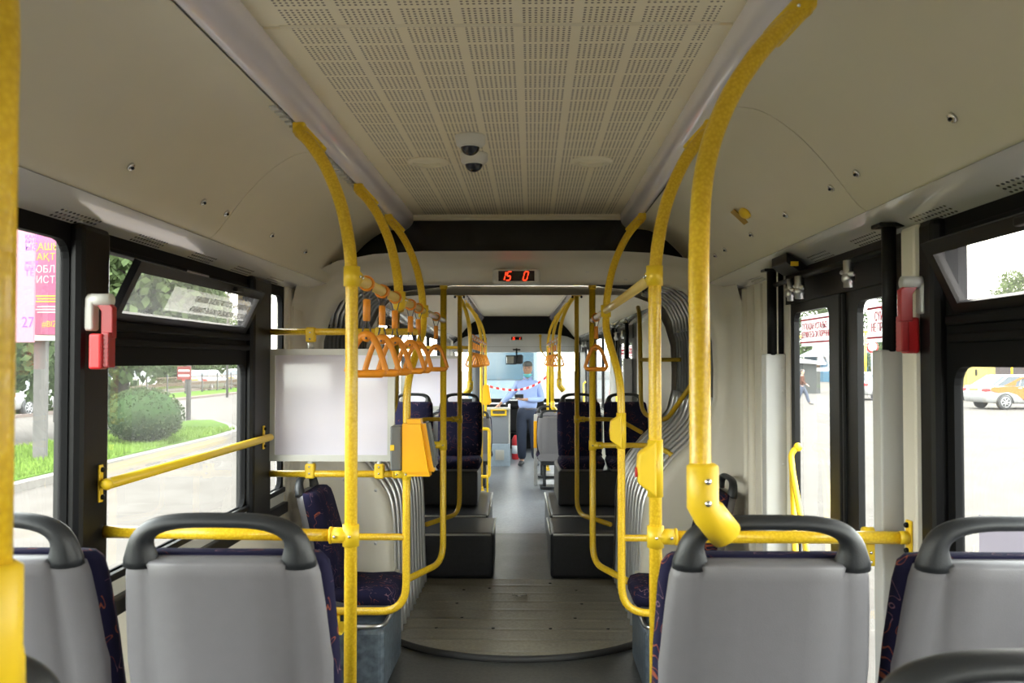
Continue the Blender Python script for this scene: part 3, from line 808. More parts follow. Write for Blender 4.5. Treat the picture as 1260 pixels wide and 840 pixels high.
MB().box(cx-.10, cx+.10, 13.25, 13.45, .35, 2.02, .06, seg=4).build('post', simple('column_grey', (.05, .055, .065), .4), t)
MB().tube(fillet([(cx+.05, 13.23, 2.03), (cx+.115, 13.23, 2.02), (cx+.12, 13.23, .45), (cx+.08, 13.23, .44)], .03), .008, 8).build('grab_rail', M['hnd'], t)
MB().box(cx-.12, cx+.12, 13.23, 13.47, .0, .36, .01).build('foot', M['grey'], t)
t = thing('rear_view_mirror', 'rounded rear view mirror hanging over the man', 'mirror', (-.02, 16.1, 1.6))
MB().box(-.20, .0, 16.10, 16.14, 1.60, 1.77, .03, seg=3).box(-.01, .12, 16.14, 16.24, 1.61, 1.78, .03).build('housing', M['hnd'], t)
MB().box(-.185, -.05, 16.094, 16.102, 1.62, 1.75, .01).build('glass', simple('mirror_glass', (.55, .6, .65), .05, 1.0), t)
MB().cyl((.0, 16.15, 1.7), (.0, 16.15, 1.90), .014).box(-.07, .07, 16.12, 16.34, 1.86, 1.885, .004).build('arm', M['blk'], t)
t = thing('fire_extinguisher', 'red extinguisher with white label behind the man, by the right seat', 'fire extinguisher', (-.02, 14.9, 0))
MB().tube([(-.02, 14.9, .0), (-.02, 14.9, .02), (-.02, 14.9, .33), (-.02, 14.9, .38), (-.02, 14.9, .41)], [.05, .065, .065, .04, .02], 16).build('body', M['red'], t)
MB().tube([(-.02, 14.9, .10), (-.02, 14.9, .24)], .0665, 16).build('label_band', M['paper'], t)
MB().box(-.05, .02, 14.89, 14.91, .41, .45, .004).build('valve', M['blk'], t)
CUR[0] = Matrix.Identity(4)

# ------------------------------------------------------------------ seats
def make_seat(label):
    """origin: floor under the handle; the sitter faces +Y"""
    t = thing('bus_seat', label, 'seat', (0, 0, 0))
    def back_y(z): return .0 if z > .95 else (.95-z)*.24           # the back leans, top towards -Y
    # back shell: lofted from outline, thickness
    zs = [.42, .50, .60, .72, .84, .90, .925, .93]
    hw = [.150, .180, .195, .198, .190, .184, .178, .165]
    m = MB(); rings = []
    for z, h in zip(zs, hw):
        y = back_y(z)
        e = .012 if z < .92 else .006
        pr = [(-h+.002, y+.065), (-h, y+.02), (-h+.012, y-.002), (-h+.045, y-.008), (-.128, y-.008), (-.121, y-.018), (-.06, y-.019), (0, y-.0195), (.06, y-.019), (.121, y-.018), (.128, y-.008), (h-.045, y-.008), (h-.012, y-.002), (h, y+.02), (h-.002, y+.065)]
        if z > .925: pr = [(x*.985, yy+.003) for x, yy in pr]
        rings.append([Vector((x, yy, z)) for x, yy in pr])
    top = [Vector((p.x*.98, max(p.y, back_y(.93)+.002)+.012, .934)) for p in rings[-1]]
    rings.append(top); rings.append([Vector((p.x*.9, .05, .934)) for p in top])
    m.loft(rings)
    m.build('back_shell', M['shell'], t)
    # padded backrest in front of the shell
    m = MB(); rings = []
    zz = [.44, .46, .60, .75, .88, .920, .936, .939]
    hh = [.175, .195, .205, .205, .20, .195, .185, .16]
    th = [.05, .075, .085, .08, .075, .07, .055, .04]
    for z, h, d in zip(zz, hh, th):
        y = back_y(z)+.035
        rings.append([Vector((x, yy, z)) for x, yy in ((-h+.01, y), (-h, y+d*.4), (-h+.012, y+d*.8), (-h+.05, y+d), (0, y+d*.93), (h-.05, y+d), (h-.012, y+d*.8), (h, y+d*.4), (h-.01, y))])
    m.loft(rings, closed=True, cap=True)
    m.build('backrest', M['fab'], t)
    # arched handle
    arc = []; rr = []
    n = 28
    for k in range(n+1):
        a = PI*k/n; ca, sa = math.cos(a), math.sin(a)
        ex = .60
        x = -.1485*math.copysign(abs(ca)**ex, ca); z = .933+.073*abs(sa)**.62
        arc.append((x, .018-.012*(z-.933)/.073, z))
        f = abs(sa)**.5
        rr.append((.026-.006*f, (.0325)*(1-f)+.0135*f))
    m = MB()
    arc = [(arc[0][0], arc[0][1]+.002, .920)]+arc+[(arc[-1][0], arc[-1][1]+.002, .920)]
    rr = [(.026, .034)]+rr+[(.026, .034)]
    m.tube(arc, rr, 14, up=(0, 1, 0))
    m.build('grab_handle', M['hnd'], t)
    # seat cushion
    m = MB(); rings = []
    for y, h, z0, z1 in ((.13, .17, .40, .445), (.145, .195, .385, .455), (.20, .205, .375, .462), (.34, .21, .37, .455), (.46, .205, .365, .462), (.505, .195, .37, .452), (.52, .17, .38, .43)):
        rings.append([Vector((x, y, z)) for x, z in ((-h, (z0+z1)/2), (-h+.01, z1-.012), (-h+.04, z1), (0, z1-.008), (h-.04, z1), (h-.01, z1-.012), (h, (z0+z1)/2), (h-.02, z0), (0, z0), (-h+.02, z0))])
    m.loft(rings, closed=True, cap=True)
    m.build('cushion', M['fab'], t)
    # grey pan below the cushion and pedestal
    m = MB(); rings = []
    for y, h, z0, z1 in ((.09, .16, .36, .45), (.10, .19, .35, .42), (.30, .20, .345, .375), (.49, .19, .35, .372)):
        rings.append([Vector((x, y, z)) for x, z in ((-h, z1), (-h+.02, z0), (h-.02, z0), (h, z1))])
    m.loft(rings, closed=True, cap=True, smooth=False)
    m.build('seat_pan', M['shell'], t)
    m = MB().box(-.15, .15, .12, .42, .30, .352, .008).box(-.12, -.08, .18, .36, .0, .31, .008).box(.08, .12, .18, .36, .0, .31, .008).box(-.16, .16, .14, .40, 0, .02, .004)
    m.build('seat_base', M['hnd'], t)
    return t
G_RS = 'grey shell seats on the rear platforms'
s0 = make_seat('grey-backed seat left of the near left pole, whole shell and handle in view')
s0.matrix_world = Matrix.Translation((-.495, 1.62, .35)); LM[s0.name] = Matrix.Translation((-.495, 1.62, .35))
KIDS[s0.name] = kids(s0)
def seat(x, y, z, rz, label, group=G_RS):
    o = dup(s0, (x, y, z), rz, label, group)
    if group != G_RS and not group.startswith('far'):            # these stand on a box, not on a pedestal
        for c in kids(o):
            if c.name.startswith('seat_base'): bpy.data.objects.remove(c)
    return o
s0['group'] = G_RS
seat(-.935, 1.62, .35, 0, 'grey-backed window seat under the pink billboard, cut by the foreground pole')
seat(.53, 1.62, .35, 0, 'grey-backed seat whose handle is gripped by the yellow pole elbow')
seat(.975, 1.62, .35, 0, 'grey-backed window seat in front of the taxi window')
seat(.60, .88, .345, 0, 'nearest seat, only its big dark handle rising at the bottom right corner')
seat(-.56, .88, .345, 0, 'nearest left seat, only its dark handle showing behind the foreground pole joint')
seat(-1.13, 4.68, .035, R(-90), 'navy patterned side seat facing the aisle under the pale board', 'side seats by the joint')
seat(1.13, 4.68, .035, R(90), 'navy patterned side seat mostly hidden by the right pole and door post', 'side seats by the joint')
CUR[0] = MF
G_F = 'seats facing backwards beyond the joint'
seat(-.53, 8.22, .34, R(180), 'navy patterned seat beyond the joint, left of the aisle, facing the camera', G_F)
seat(-.985, 8.22, .34, R(180), 'navy patterned window seat beyond the joint on the left, behind the yellow validator', G_F)
seat(.565, 8.22, .34, R(180), 'navy patterned seat beyond the joint, right of the aisle, facing the camera', G_F)
seat(.995, 8.22, .34, R(180), 'navy patterned window seat beyond the joint on the right, partly behind silver bellows', G_F)
G_G = 'far seats of the front section'
seat(.455, 11.2, .02, 0, 'far grey-backed seat by the aisle, beside the man on the right', G_G)
seat(.90, 11.2, .02, 0, 'far grey-backed window seat hidden behind the right navy seats', G_G)
seat(.455, 12.3, .02, 0, 'farther seat handle just above the far right grey seat', G_G)
seat(-.53, 11.4, .0, 0, 'far seat left of the aisle above the yellow frame', G_G)
seat(-.95, 11.4, .0, 0, 'far left window seat hidden behind the navy seats', G_G)
# boxes that carry those seats
def podium(x0, x1, y0, y1, z1, label):
    t = thing('wheel_box', label, 'seat platform', ((x0+x1)/2, (y0+y1)/2, 0))
    MB().box(x0, x1, y0, y1, 0, z1, .03, seg=3).build('body', M['board'], t)
    xe = x1 if x1 < .5 and x0 < -.3 else x0
    MB().tube(fillet([(x0+.02, y0-.004, z1-.012), (x1-.02, y0-.004, z1-.012)] , .02), .008, 8).tube([(xe, y0+.02, z1-.01), (xe, y1, z1-.01)], .008, 8).build('edge_strip', M['alu'], t)
    return t
podium(-1.19, -.19, 6.72, 7.42, .345, 'low black step box left of the aisle beyond the turntable')
podium(.245, 1.19, 6.72, 7.42, .345, 'low black step box right of the aisle beyond the turntable')
podium(-1.19, -.25, 7.43, 8.75, .36, 'black box under the left pair of navy seats')
podium(.27, 1.19, 7.43, 8.75, .36, 'black box under the right pair of navy seats')
for s, lab in ((-1, 'dark engine cover under the left navy seats'), (1, 'dark engine cover under the right navy seats')):
    m = MB().box(*sorted((s*.36, s*1.18)), 7.86, 8.7, .362, .68, .02)
    tag(m.build('seat_riser', M['board']), lab, 'seat platform')
CUR[0] = Matrix.Identity(4)

for s, lab in ((-1, 'speckled blue laminate box under the left side seat'), (1, 'speckled blue laminate box under the right side seat')):
    t = thing('seat_box', lab, 'seat platform', (s*.9, 4.65, 0))
    x0, x1 = sorted((s*.645, s*1.20))
    MB().box(x0, x1, 4.36, 4.96, 0, .33, .03, seg=3).build('body', M['boxlam'], t)
    MB().tube(fillet([(s*1.19, 4.37, .335), (s*.65, 4.37, .335), (s*.65, 4.95, .335)], .08), .012, 8).build('steel_rim', M['steel'], t)

# ------------------------------------------------------------------ yellow poles and rails
PR = .0195
def curve_top(x0, y, ytop, s, ztop=2.385, xtop=.655):
    """the upper curl of a pole: leaves the vertical near z 1.85 and bends out to the lamp cover"""
    k = (xtop-abs(x0))/.24
    pts = [(abs(x0), 1.86), (abs(x0)+.012*k, 1.99), (abs(x0)+.05*k, 2.13), (abs(x0)+.115*k, 2.255), (abs(x0)+.185*k, 2.34), (xtop, ztop)]
    n = len(pts)
    return [Vector((s*px, y+(ytop-y)*(i/(n-1))**1.3, pz)) for i, (px, pz) in enumerate(pts)]
def bracket(t, s, x, y, z):
    """flat clamp at the top end of a pole"""
    m = MB()
    a = Vector((s*(abs(x)-.055), y, z-.05)); b = Vector((s*(abs(x)+.005), y, z+.015))
    d = (b-a)
    m.tube([a, b], [.0235, .0235], 12); m.tube([a-d*.25, a], [.0225, .0235], 12)
    m.box(s*abs(x)-.02, s*abs(x)+.02, y-.018, y+.018, z-.0, z+.03, .006)
    m.build('ceiling_bracket', M['yel2'], t)
    bb = BB()
    for f in (.25, .75):
        p = a+d*f; nrm = Vector((-s*.45, -.9, -.2)).normalized()
        bb.ball(p+nrm*.0235, .0045)
    bb.build('bolts', M['chrome'], t)
def tee(t, p, axis, s=1, up=.035, ln=.05, r=.0255, name='tee_clamp', bolts=2):
    """clamp around a vertical tube at p, with an arm along axis"""
    p = Vector(p); a = Vector(axis).normalized(); m = MB()
    m.cyl(p-Vector((0, 0, up)), p+Vector((0, 0, up)), r, 16)
    m.tube([p, p+a*ln], [(r*.93), (r*.93)], 14)
    m.tube([p+a*(ln-.003), p+a*(ln+.004)], [r*1.0, r*1.0], 14)
    o = m.build(name, M['yel2'], t)
    bb = BB(); front = Vector((0, -1, 0))
    if abs(a.y) > .7: front = Vector((-1 if p.x > 0 else 1, 0, 0))
    for f in ((0.0, .045) if bolts == 2 else (0.0,)):
        q = p+a*f; bb.ball(q+front*(r*.95), .0052)
    bb.build('bolts', M['chrome'], t)
def flange(t, x, y, z, s):
    m = MB().box(min(x, x-s*.008), max(x, x-s*.008), y-.018, y+.018, z-.05, z+.05, .004)
    m.cyl((x-s*.008, y, z), (x-s*.03, y, z), .019); m.build('wall_flange', M['yel2'], t)
    b = BB()
    for dz in (-.036, .036): b.ball((x-s*.012, y-.0, z+dz), .008)
    b.build('bolts', M['blk'], t)
def pole(label, pts, group=None, r=PR, name='grab_pole', bot=None, base=True):
    p0 = Vector(pts[0])
    t = thing(name, label, 'grab pole', tuple(p0), 0, group)
    MB().tube(pts, r, 16).build('tube', M['yel'], t)
    if base:
        MB().cyl(p0, p0+Vector((0, 0, .012)), r*2.1).cyl(p0+Vector((0, 0, .012)), p0+Vector((0, 0, .05)), r*1.35).build('foot_flange', M['yel2'], t)
    return t
def elbow(t, p, d, q0):
    """cranked fitting from the tube's foot down onto a seat handle"""
    p = Vector(p); q = Vector(q0); m = MB()
    m.tube([p+Vector((0, 0, .055)), p+Vector((0, 0, .05)), p+Vector((0, 0, -.02)), p+(q-p)*.25+Vector((0, 0, -.015)), q], [.0215, .0285, .0285, .030, .030], 16)
    m.build('elbow_fitting', M['yel2'], t)
    b = BB()
    for z in (.026, -.012): b.ball(p+Vector((.004, -.0285, z)), .0065)
    b.build('bolts', M['chrome'], t)

# near right pole, held by the seat handle
def at(px, py, Y): return Vector((.09+(px-655)*Y/1080, Y, 1.65-(py-445)*Y/1080))
def seat_pole(x, y, s, label, zf=1.405, ytop=None, dx=None, path=None):
    if path: pts = spline(path, 8); pts[0] = Vector((x, y, zf))
    else: pts = [Vector((x, y, zf))]+[Vector((x, y, 1.6))]+spline(curve_top(x, y, ytop or y+.16, s), 8)
    t = pole(label, pts, base=False)
    e = pts[-1]; bracket(t, s, e.x, e.y, e.z)
    elbow(t, (x, y, zf-.01), None, (x+s*(dx or .045), y+.02, zf-.085))
    return t
seat_pole(.392, 1.57, 1, 'thick near right yellow pole, bending outward to the ceiling above a grey seat', 1.425, path=[at(860, 600, 1.57), at(860, 450, 1.61), at(860, 300, 1.65), at(868, 205, 1.69), at(893, 130, 1.72), at(930, 70, 1.75), at(968, 28, 1.78), at(992, 8, 1.79)])
seat_pole(-.3975, .78, -1, 'blurred yellow foreground pole at the left edge of the picture', 1.425, dx=.01)

def long_pole(x, y, s, z0, ytop, label):
    pts = [Vector((x, y, z0)), Vector((x, y, 1.5))]+spline(curve_top(x, y, ytop, s), 8)
    t = pole(label, pts, base=True)
    e = pts[-1]; bracket(t, s, e.x, e.y, e.z)
    return t
for s in (-1, 1):
    x = s*.46
    t = long_pole(x, 2.66, s, .35, 2.78, 'long yellow pole %s carrying the side rail and the hand strap rail' % ('left of the aisle' if s < 0 else 'right of the aisle'))
    tee(t, (x, 2.66, 1.91), (0, 1, 0), up=.03, ln=.05)
    tee(t, (x, 2.66, 1.125), (s, -.02, 0), up=.032, ln=.06)
    # side rail to the wall
    t2 = thing('side_rail', ('thick yellow rail from the long left pole to the window pillar' if s < 0 else 'thick yellow rail from the long right pole to the wall post'), 'handrail', (s*.8, 2.62, 1.1))
    yw = 2.58 if s < 0 else 2.545
    MB().tube([(s*.52, 2.66, 1.125), (s*1.20, yw, 1.148)], .0185, 16).build('tube', M['yel'], t2)
    flange(t2, s*1.205 if s < 0 else 1.17, yw, 1.148, s)
    c = Vector((s*(.60 if s < 0 else 1.07), 2.60, 1.127 if s < 0 else 1.143))
    m = MB().cyl(c-Vector((.014, 0, 0)), c+Vector((.014, 0, 0)), .0255).box(c.x-.013, c.x+.013, c.y-.022, c.y-.008, c.z-.085, c.z, .004)
    m.build('clamp', M['yel2'], t2)
    b = BB(); b.ball((c.x, c.y-.023, c.z-.045), .005).ball((c.x, c.y-.023, c.z-.072), .005); b.build('bolts', M['chrome'], t2)
    # hand strap rail running along the bus
    t3 = thing('strap_rail', ('long yellow rail for hand straps over the left side of the aisle' if s < 0 else 'long yellow rail for hand straps over the right side of the aisle'), 'handrail', (x, 4, 1.9))
    MB().tube([(x, 2.69, 1.91), (x, 5.43, 1.905)], .0175, 14).build('tube', simple('worn_yellow', (.78, .56, .17), .25), t3)
    if s < 0:
        pts = [Vector((x, 3.62, 1.87))]+spline(curve_top(x, 3.62, 3.74, s), 8)
        t = pole('short curved yellow hanger in the middle of the left strap rail', pts, base=False)
        e = pts[-1]; bracket(t, s, e.x, e.y, e.z); tee(t, (x, 3.62, 1.905), (0, 1, 0), up=.035, ln=.04)
    # bent pole with the low barrier beside the joint
    xl = s*.515; YB = 4.22
    top = spline(curve_top(x, 4.42, 4.52, s), 8)
    low = fillet([(s*1.10, YB, .455), (xl+s*.0, YB, .455), (xl, YB, 1.55), (x+s*.0, 4.40, 1.80), (x, 4.42, 1.87)], [.13, .10, .05], 8)
    t = thing('bent_grab_pole', ('yellow bent pole with low barrier rails beside the left side seat' if s < 0 else 'yellow bent pole with low barrier rails beside the right bellows edge'), 'grab pole', (s*.8, YB, .3))
    MB().tube(low[:-1]+top, .0185, 14).build('tube', M['yel'], t)
    e = top[-1]; bracket(t, s, e.x, e.y, e.z)
    tee(t, (x, 4.42, 1.905), (0, 1, 0), up=.03, ln=.04)
    for z in ((1.111, .81) if s < 0 else (.81,)):
        MB().tube([(xl, YB, z), (s*1.20, YB-.0, z)], .0165, 12).build('cross_rail', M['yel'], t)
    if s < 0: MB().tube([(-.46, YB, 1.795), (-1.20, YB, 1.795)], .0165, 12).build('cross_rail', M['yel'], t)
    if s < 0:
        tee(t, (xl, YB, 1.111), (s, 0, 0), up=.028, ln=.06, r=.0225)
        flange(t, -1.205, YB, 1.795, s); flange(t, -1.205, YB, 1.111, s)
    m = MB(); m.cyl((s*.86, YB, .455), (s*.86, YB, .36), .018).box(min(s*.82, s*.90), max(s*.82, s*.90), YB-.02, YB+.16, .345, .36, .004).box(min(s*.835, s*.885), max(s*.835, s*.885), YB-.022, YB+.022, .40, .44, .006)
    m.build('floor_bracket', M['yel2'], t)
    # gangway pole, hung from the arch, turning back at the foot
    xg = x
    pts = fillet([(s*.67, 4.95, .40), (xg, 5.42, .42), (xg, 5.42, 2.14)], .12, 8)
    t = pole(('slim straight yellow pole under the arch, left end of the strap rail' if s < 0 else 'slim straight yellow pole under the arch, right end of the strap rail'), pts, r=.0195, base=False)
    MB().box(xg-.045, xg+.045, 5.38, 5.46, 2.135, 2.15, .003).cyl((xg, 5.42, 2.10), (xg, 5.42, 2.14), .024).build('top_flange', M['yel2'], t)
    b = BB()
    for dx in (-.038, .038): b.ball((xg+dx, 5.385, 2.135), .008)
    b.build('bolts', M['blk'], t)
    MB().box(xg-.05, xg+.05, 5.36, 5.48, 2.148, 2.20, .004).build('arch_mount', M['grey'], t)
    tee(t, (xg, 5.42, 1.137), (s, 0, 0), up=.03, ln=.06, r=.0235)
    MB().tube(fillet([(xg, 5.42, 1.137), (s*.86, 5.42, 1.137), (s*.985, 5.25, 1.05)], .1), .0165, 12).build('side_arm', M['yel'], t)

t = thing('window_rail', 'straight yellow rail along the left window, fixed to both dark pillars', 'handrail', (-1.16, 3.3, 1.295))
MB().tube([(-1.145, 2.53, 1.295), (-1.145, 4.12, 1.295)], .0165, 14).ball((-1.145, 2.53, 1.295), .0175).build('tube', M['yel2'], t)
for y in (2.545, 4.105):
    MB().box(-1.175, -1.168, y-.012, y+.012, 1.24, 1.35, .003).cyl((-1.17, y, 1.295), (-1.145, y, 1.295), .013).build('wall_flange', M['yel2'], t)
    b = BB(); b.ball((-1.165, y, 1.255), .008).ball((-1.165, y, 1.335), .008); b.build('bolts', M['blk'], t)
# poles at the far end of the joint
CUR[0] = MF
for s in (-1, 1):
    xg = s*.47
    pts = fillet([(s*.69, 6.62, .43), (xg, 7.05, .44), (xg, 7.05, 2.18)], .12, 8)
    t = pole(('dim yellow pole at the far end of the joint, left of the aisle' if s < 0 else 'dim yellow pole at the far end of the joint, right of the aisle'), pts, r=.0185, base=False)
    MB().box(xg-.04, xg+.04, 7.01, 7.09, 2.175, 2.19, .003).box(xg-.03, xg+.03, 7.03, 7.07, 2.19, 2.50, .003).build('top_flange', M['yel2'], t)
    b = BB()
    for dx in (-.036, .036): b.ball((xg+dx, 7.01, 2.168), .010)
    b.build('bolts', M['blk'], t)
    tee(t, (xg, 7.05, 1.19), (s, 0, 0), up=.03, ln=.06, r=.0235)
    MB().tube(fillet([(xg, 7.05, 1.19), (s*.80, 7.05, 1.19), (s*.96, 6.85, 1.10)], .1), .0165, 12).build('side_arm', M['yel'], t)
    # U-shaped guard rail standing off the folds
    t = thing('guard_rail', ('U-shaped yellow guard rail against the left folds' if s < 0 else 'U-shaped yellow guard rail against the right folds'), 'handrail', (s*.9, 6.5, 1.2))
    MB().tube(fillet([(s*.90, 6.60, 2.06), (s*.90, 6.52, 2.0), (s*.90, 6.45, 1.27), (s*1.02, 6.1, 1.24), (s*1.13, 5.75, 1.50)], [.05, .12, .1], 8), .0165, 12).tube([(s*.90, 6.48, 1.665), (s*1.14, 6.2, 1.665)], .015, 10).build('tube', M['yel'], t)
# front section: curved hangers, strap rails, rails beside windows
def fpole(x, y, s, z0, label, seat_=False):
    if seat_: return seat_pole(x, y, s, label, z0, ytop=y+.12)
    return long_pole(x, y, s, z0, y+.12, label)
fpole(-.46, 8.5, -1, 1.42, 'curved yellow pole ending on the navy seat handle left of the far aisle', True)
fpole(.46, 9.65, 1, 1.42, 'curved yellow pole ending on a seat handle right of the far aisle, nearer one', True)
fpole(.455, 11.28, 1, 1.10, 'slimmer far yellow pole above the grey seat right of the far aisle', True)
fpole(-.46, 11.3, -1, .0, 'far yellow pole behind the first curved one, left of the aisle')
fpole(-.46, 12.9, -1, .0, 'farthest left yellow pole, holding the small yellow validator')
fpole(.47, 13.4, 1, .0, 'farthest right yellow pole, tied with the striped tape')
for s, y0, y1, lab in ((-1, 8.55, 13.0, 'distant strap rail on the left of the front section'), (1, 9.65, 13.4, 'distant strap rail on the right of the front section')):
    t = thing('strap_rail', lab, 'handrail', (s*.46, y0, 1.9))
    MB().tube([(s*.46, y0, 1.905), (s*.46, y1, 1.905)], .017, 12).build('tube', simple('worn_pale_rail', (.75, .70, .6), .25), t)
t = thing('barrier_rail', 'yellow cross rail above the far pale board on the left', 'handrail', (-.8, 8.9, 1.8))
MB().tube([(-.46, 8.9, 1.795), (-1.20, 8.9, 1.795)], .0165, 12).build('tube', M['yel'], t); tee(t, (-.58, 8.9, 1.795), (0, 0, -1), up=.02, ln=.05)
t = thing('barrier_rail', 'small yellow frame beside the far left seat at the aisle', 'handrail', (-.4, 10.3, .5))
MB().tube(fillet([(-.75, 10.35, .86), (-.33, 10.35, .86), (-.33, 10.35, .30), (-.75, 10.35, .30)], .04), .02, 12).build('tube', M['yel'], t)
MB().box(-.36, -.34, 10.3, 10.4, 0, .3, .004).build('foot', M['yel2'], t)
t = thing('barrier_rail', 'orange-yellow upright pad beside the far right grey seat', 'handrail', (.25, 11.5, .3))
MB().box(.225, .275, 11.75, 11.80, .0, .95, .01).build('post', M['grey'], t)
MB().box(.222, .278, 11.735, 11.75, .50, .86, .006).build('pad', M['yel3'], t)
t = thing('cab_handrail', 'bent yellow handrail hanging from the bulkhead above the windscreen', 'handrail', (.5, 16.2, .88))
MB().tube(fillet([(.44, 16.25, 2.14), (.44, 16.25, 1.86), (.62, 16.2, 1.66), (.64, 16.2, .87)], .08), .016, 10).build('tube', M['yel'], t)
MB().cyl((.44, 16.25, 2.13), (.44, 16.34, 2.14), .026).build('top_flange', M['yel2'], t)
CUR[0] = Matrix.Identity(4)

# ------------------------------------------------------------------ hand straps
def make_strap(label):
    t = thing('hand_strap', label, 'hand strap', (0, 0, 0))
    m = MB()
    for k in range(3):
        ring = [(.0225*math.cos(2*PI*i/20), (k-1)*.011, .0225*math.sin(2*PI*i/20)) for i in range(21)]
        m.tube(ring, .004, 6, cap=False)
    m.build('band', M['org'], t)
    m = MB()
    for dx in (-1, 1):
        m.tube([(dx*.020, .0, -.008), (dx*.009, 0, -.050), (dx*.008, 0, -.145)], .0022, 6)
        m.tube([(dx*.008, 0, -.13), (dx*.014, 0, -.162), (0, 0, -.178)], .0025, 6)
    m.build('wire', M['greyink'], t)
    MB().tube([(0, 0, -.052), (0, 0, -.055), (0, 0, -.122), (0, 0, -.125)], [.010, .0125, .0125, .010], 12).build('sleeve', M['org'], t)
    m = MB()
    a = [(-.064, -.293), (-.060, -.275), (-.040, -.215), (-.020, -.180), (0, -.172), (.020, -.180), (.040, -.215), (.060, -.275), (.064, -.293)]
    sp_ = spline([Vector((x, 0, z)) for x, z in a], 4)
    rr = [.0105+.006*max(0, 1-abs(p.x)/.035) for p in sp_]
    m.tube(sp_, rr, 10, flat=.9)
    m.tube([(-.064, 0, -.291), (-.05, 0, -.300), (.05, 0, -.300), (.064, 0, -.291)], [.010, .013, .013, .010], 12)
    m.cyl((0, -.012, -.180), (0, .012, -.180), .014)
    h = m.build('handle', M['org'], t)
    MB().cyl((0, -.014, -.182), (0, -.0155, -.182), .004).build('rivet', M['greyink'], h)
    return t
st0 = make_strap('nearest orange hand strap, right beside the long left pole')
def set_at(o, loc, rz=0):
    m = Matrix.Translation(loc) @ Matrix.Rotation(rz, 4, 'Z'); o.matrix_world = CUR[0] @ m; LM[o.name] = m
G_ST = 'orange hand straps on the left rail'
st0['group'] = G_ST
set_at(st0, (-.46, 2.90, 1.91), R(3)); KIDS[st0.name] = kids(st0)
for ch in KIDS[st0.name]: KIDS[ch.name] = kids(ch)
for y, a, lab in ((3.2, -6, 'second orange hand strap along the left rail'), (3.50, 14, 'third orange hand strap, just before the middle hanger of the left rail'),
                  (3.95, -4, 'fourth orange hand strap, just past the middle hanger of the left rail'), (4.22, 8, 'fifth orange hand strap, just before the bent pole of the left rail'),
                  (5.0, 4, 'last orange hand strap, alone near the end of the left rail')):
    dup(st0, (-.46, y, 1.908), R(a), lab, G_ST)
dup(st0, (.46, 5.1, 1.908), R(-5), 'single orange hand strap on the right rail', 'orange hand strap on the right rail')
CUR[0] = MF
G_L = 'distant orange hand straps left of the far aisle'; G_R = 'distant orange hand straps right of the far aisle'
for k, y in enumerate((8.9, 9.4, 9.9, 10.5, 11.1, 11.8, 12.5)):
    dup(st0, (-.46, y, 1.905), R(random.Random(k).uniform(-8, 8)), 'distant orange hand strap in the bunch left of the far aisle', G_L)
for k, y in enumerate((9.9, 10.6, 11.2, 11.9, 12.6)):
    dup(st0, (.46, y, 1.905), R(random.Random(k+9).uniform(-8, 8)), 'distant orange hand strap in the bunch right of the far aisle', G_R)
CUR[0] = Matrix.Identity(4)

# ------------------------------------------------------------------ boards, validators, buttons, hammers
def board(x0, x1, y, z0, z1, label, clamps):
    t = thing('advert_board', label, 'board', ((x0+x1)/2, y, z0))
    MB().ring('y', y-.012, y+.012, (x0, x1, z0, z1), (x0+.034, x1-.034, z0+.030, z1-.030), .004).build('frame', M['alu'], t)
    MB().box(x0+.02, x1-.02, y-.004, y+.004, z0+.02, z1-.02).build('sheet', M['panel'], t)
    for x, top in clamps:
        (MB().cyl((x, y, z1), (x, y, z1+.03), .015) if top else MB().cyl((x, y, z0-.03), (x, y, z0), .015)).build('stub', M['alu'], t)
    return t
YB = 4.22
board(-1.185, -.572, YB, 1.172, 1.712, 'large pale blank board in an aluminium frame left of the aisle', ((-.98, 1), (-.98, 0), (-.645, 1), (-.645, 0)))
def board_clamps(y, spec, label):
    for x, z, d, lb in spec:
        t = thing('board_clamp', lb, 'clamp', (x, y, z))
        MB().box(x-.023, x+.023, y-.022, y+.022, z-.05 if d < 0 else z-.022, z+.022 if d < 0 else z+.05, .008).build('body', M['yel2'], t)
        b = BB(); b.ball((x, y-.022, z+d*.004), .0055).ball((x, y-.022, z+d*.035), .0055); b.build('bolts', M['chrome'], t)
board_clamps(YB, ((-.98, 1.795, -1, 'yellow clamp above the board, near the narrow window'), (-.645, 1.795, -1, 'yellow clamp above the board, beside the long left pole'),
                  (-.98, 1.111, 1, 'yellow clamp under the board, near the narrow window'), (-.645, 1.111, 1, 'yellow clamp under the board, beside the long left pole')), '')
CUR[0] = MF
board(-1.18, -.565, 8.9, 1.172, 1.712, 'distant pale blank board behind the left navy seats', ((-.98, 1), (-.645, 1), (-.98, 0), (-.645, 0)))
CUR[0] = Matrix.Identity(4)

t = thing('ticket_validator', 'bright yellow-orange tilted validator box on the bent left pole', 'ticket validator', (-.47, 4.1, 1.17))
def wedge(m, x0, x1, y0, y1, z0, z1, lean, w0, w1, bev=.02):
    q = bmesh.new(); bmesh.ops.create_cube(q, size=1)
    for v in q.verts:
        f = v.co.z+.5; ww = w0*(1-f)+w1*f
        v.co = Vector(((x0+x1)/2+v.co.x*ww+lean*(1-f), (y0+y1)/2+v.co.y*(y1-y0), z0+(z1-z0)*f))
    bmesh.ops.bevel(q, geom=list(q.edges), offset=bev, segments=4, affect='EDGES')
    m.merge(q)
wx = -.505+.115
m = MB(); wedge(m, -.515, -.405, 4.04, 4.16, 1.120, 1.385, .023, .150, .105, .022); m.build('front_shell', M['yel3'], t)
m = MB(); wedge(m, -.418, -.393, 4.075, 4.18, 1.16, 1.37, .036, .03, .02, .008); m.build('back_shell', simple('validator_grey', (.16, .17, .18), .4), t)
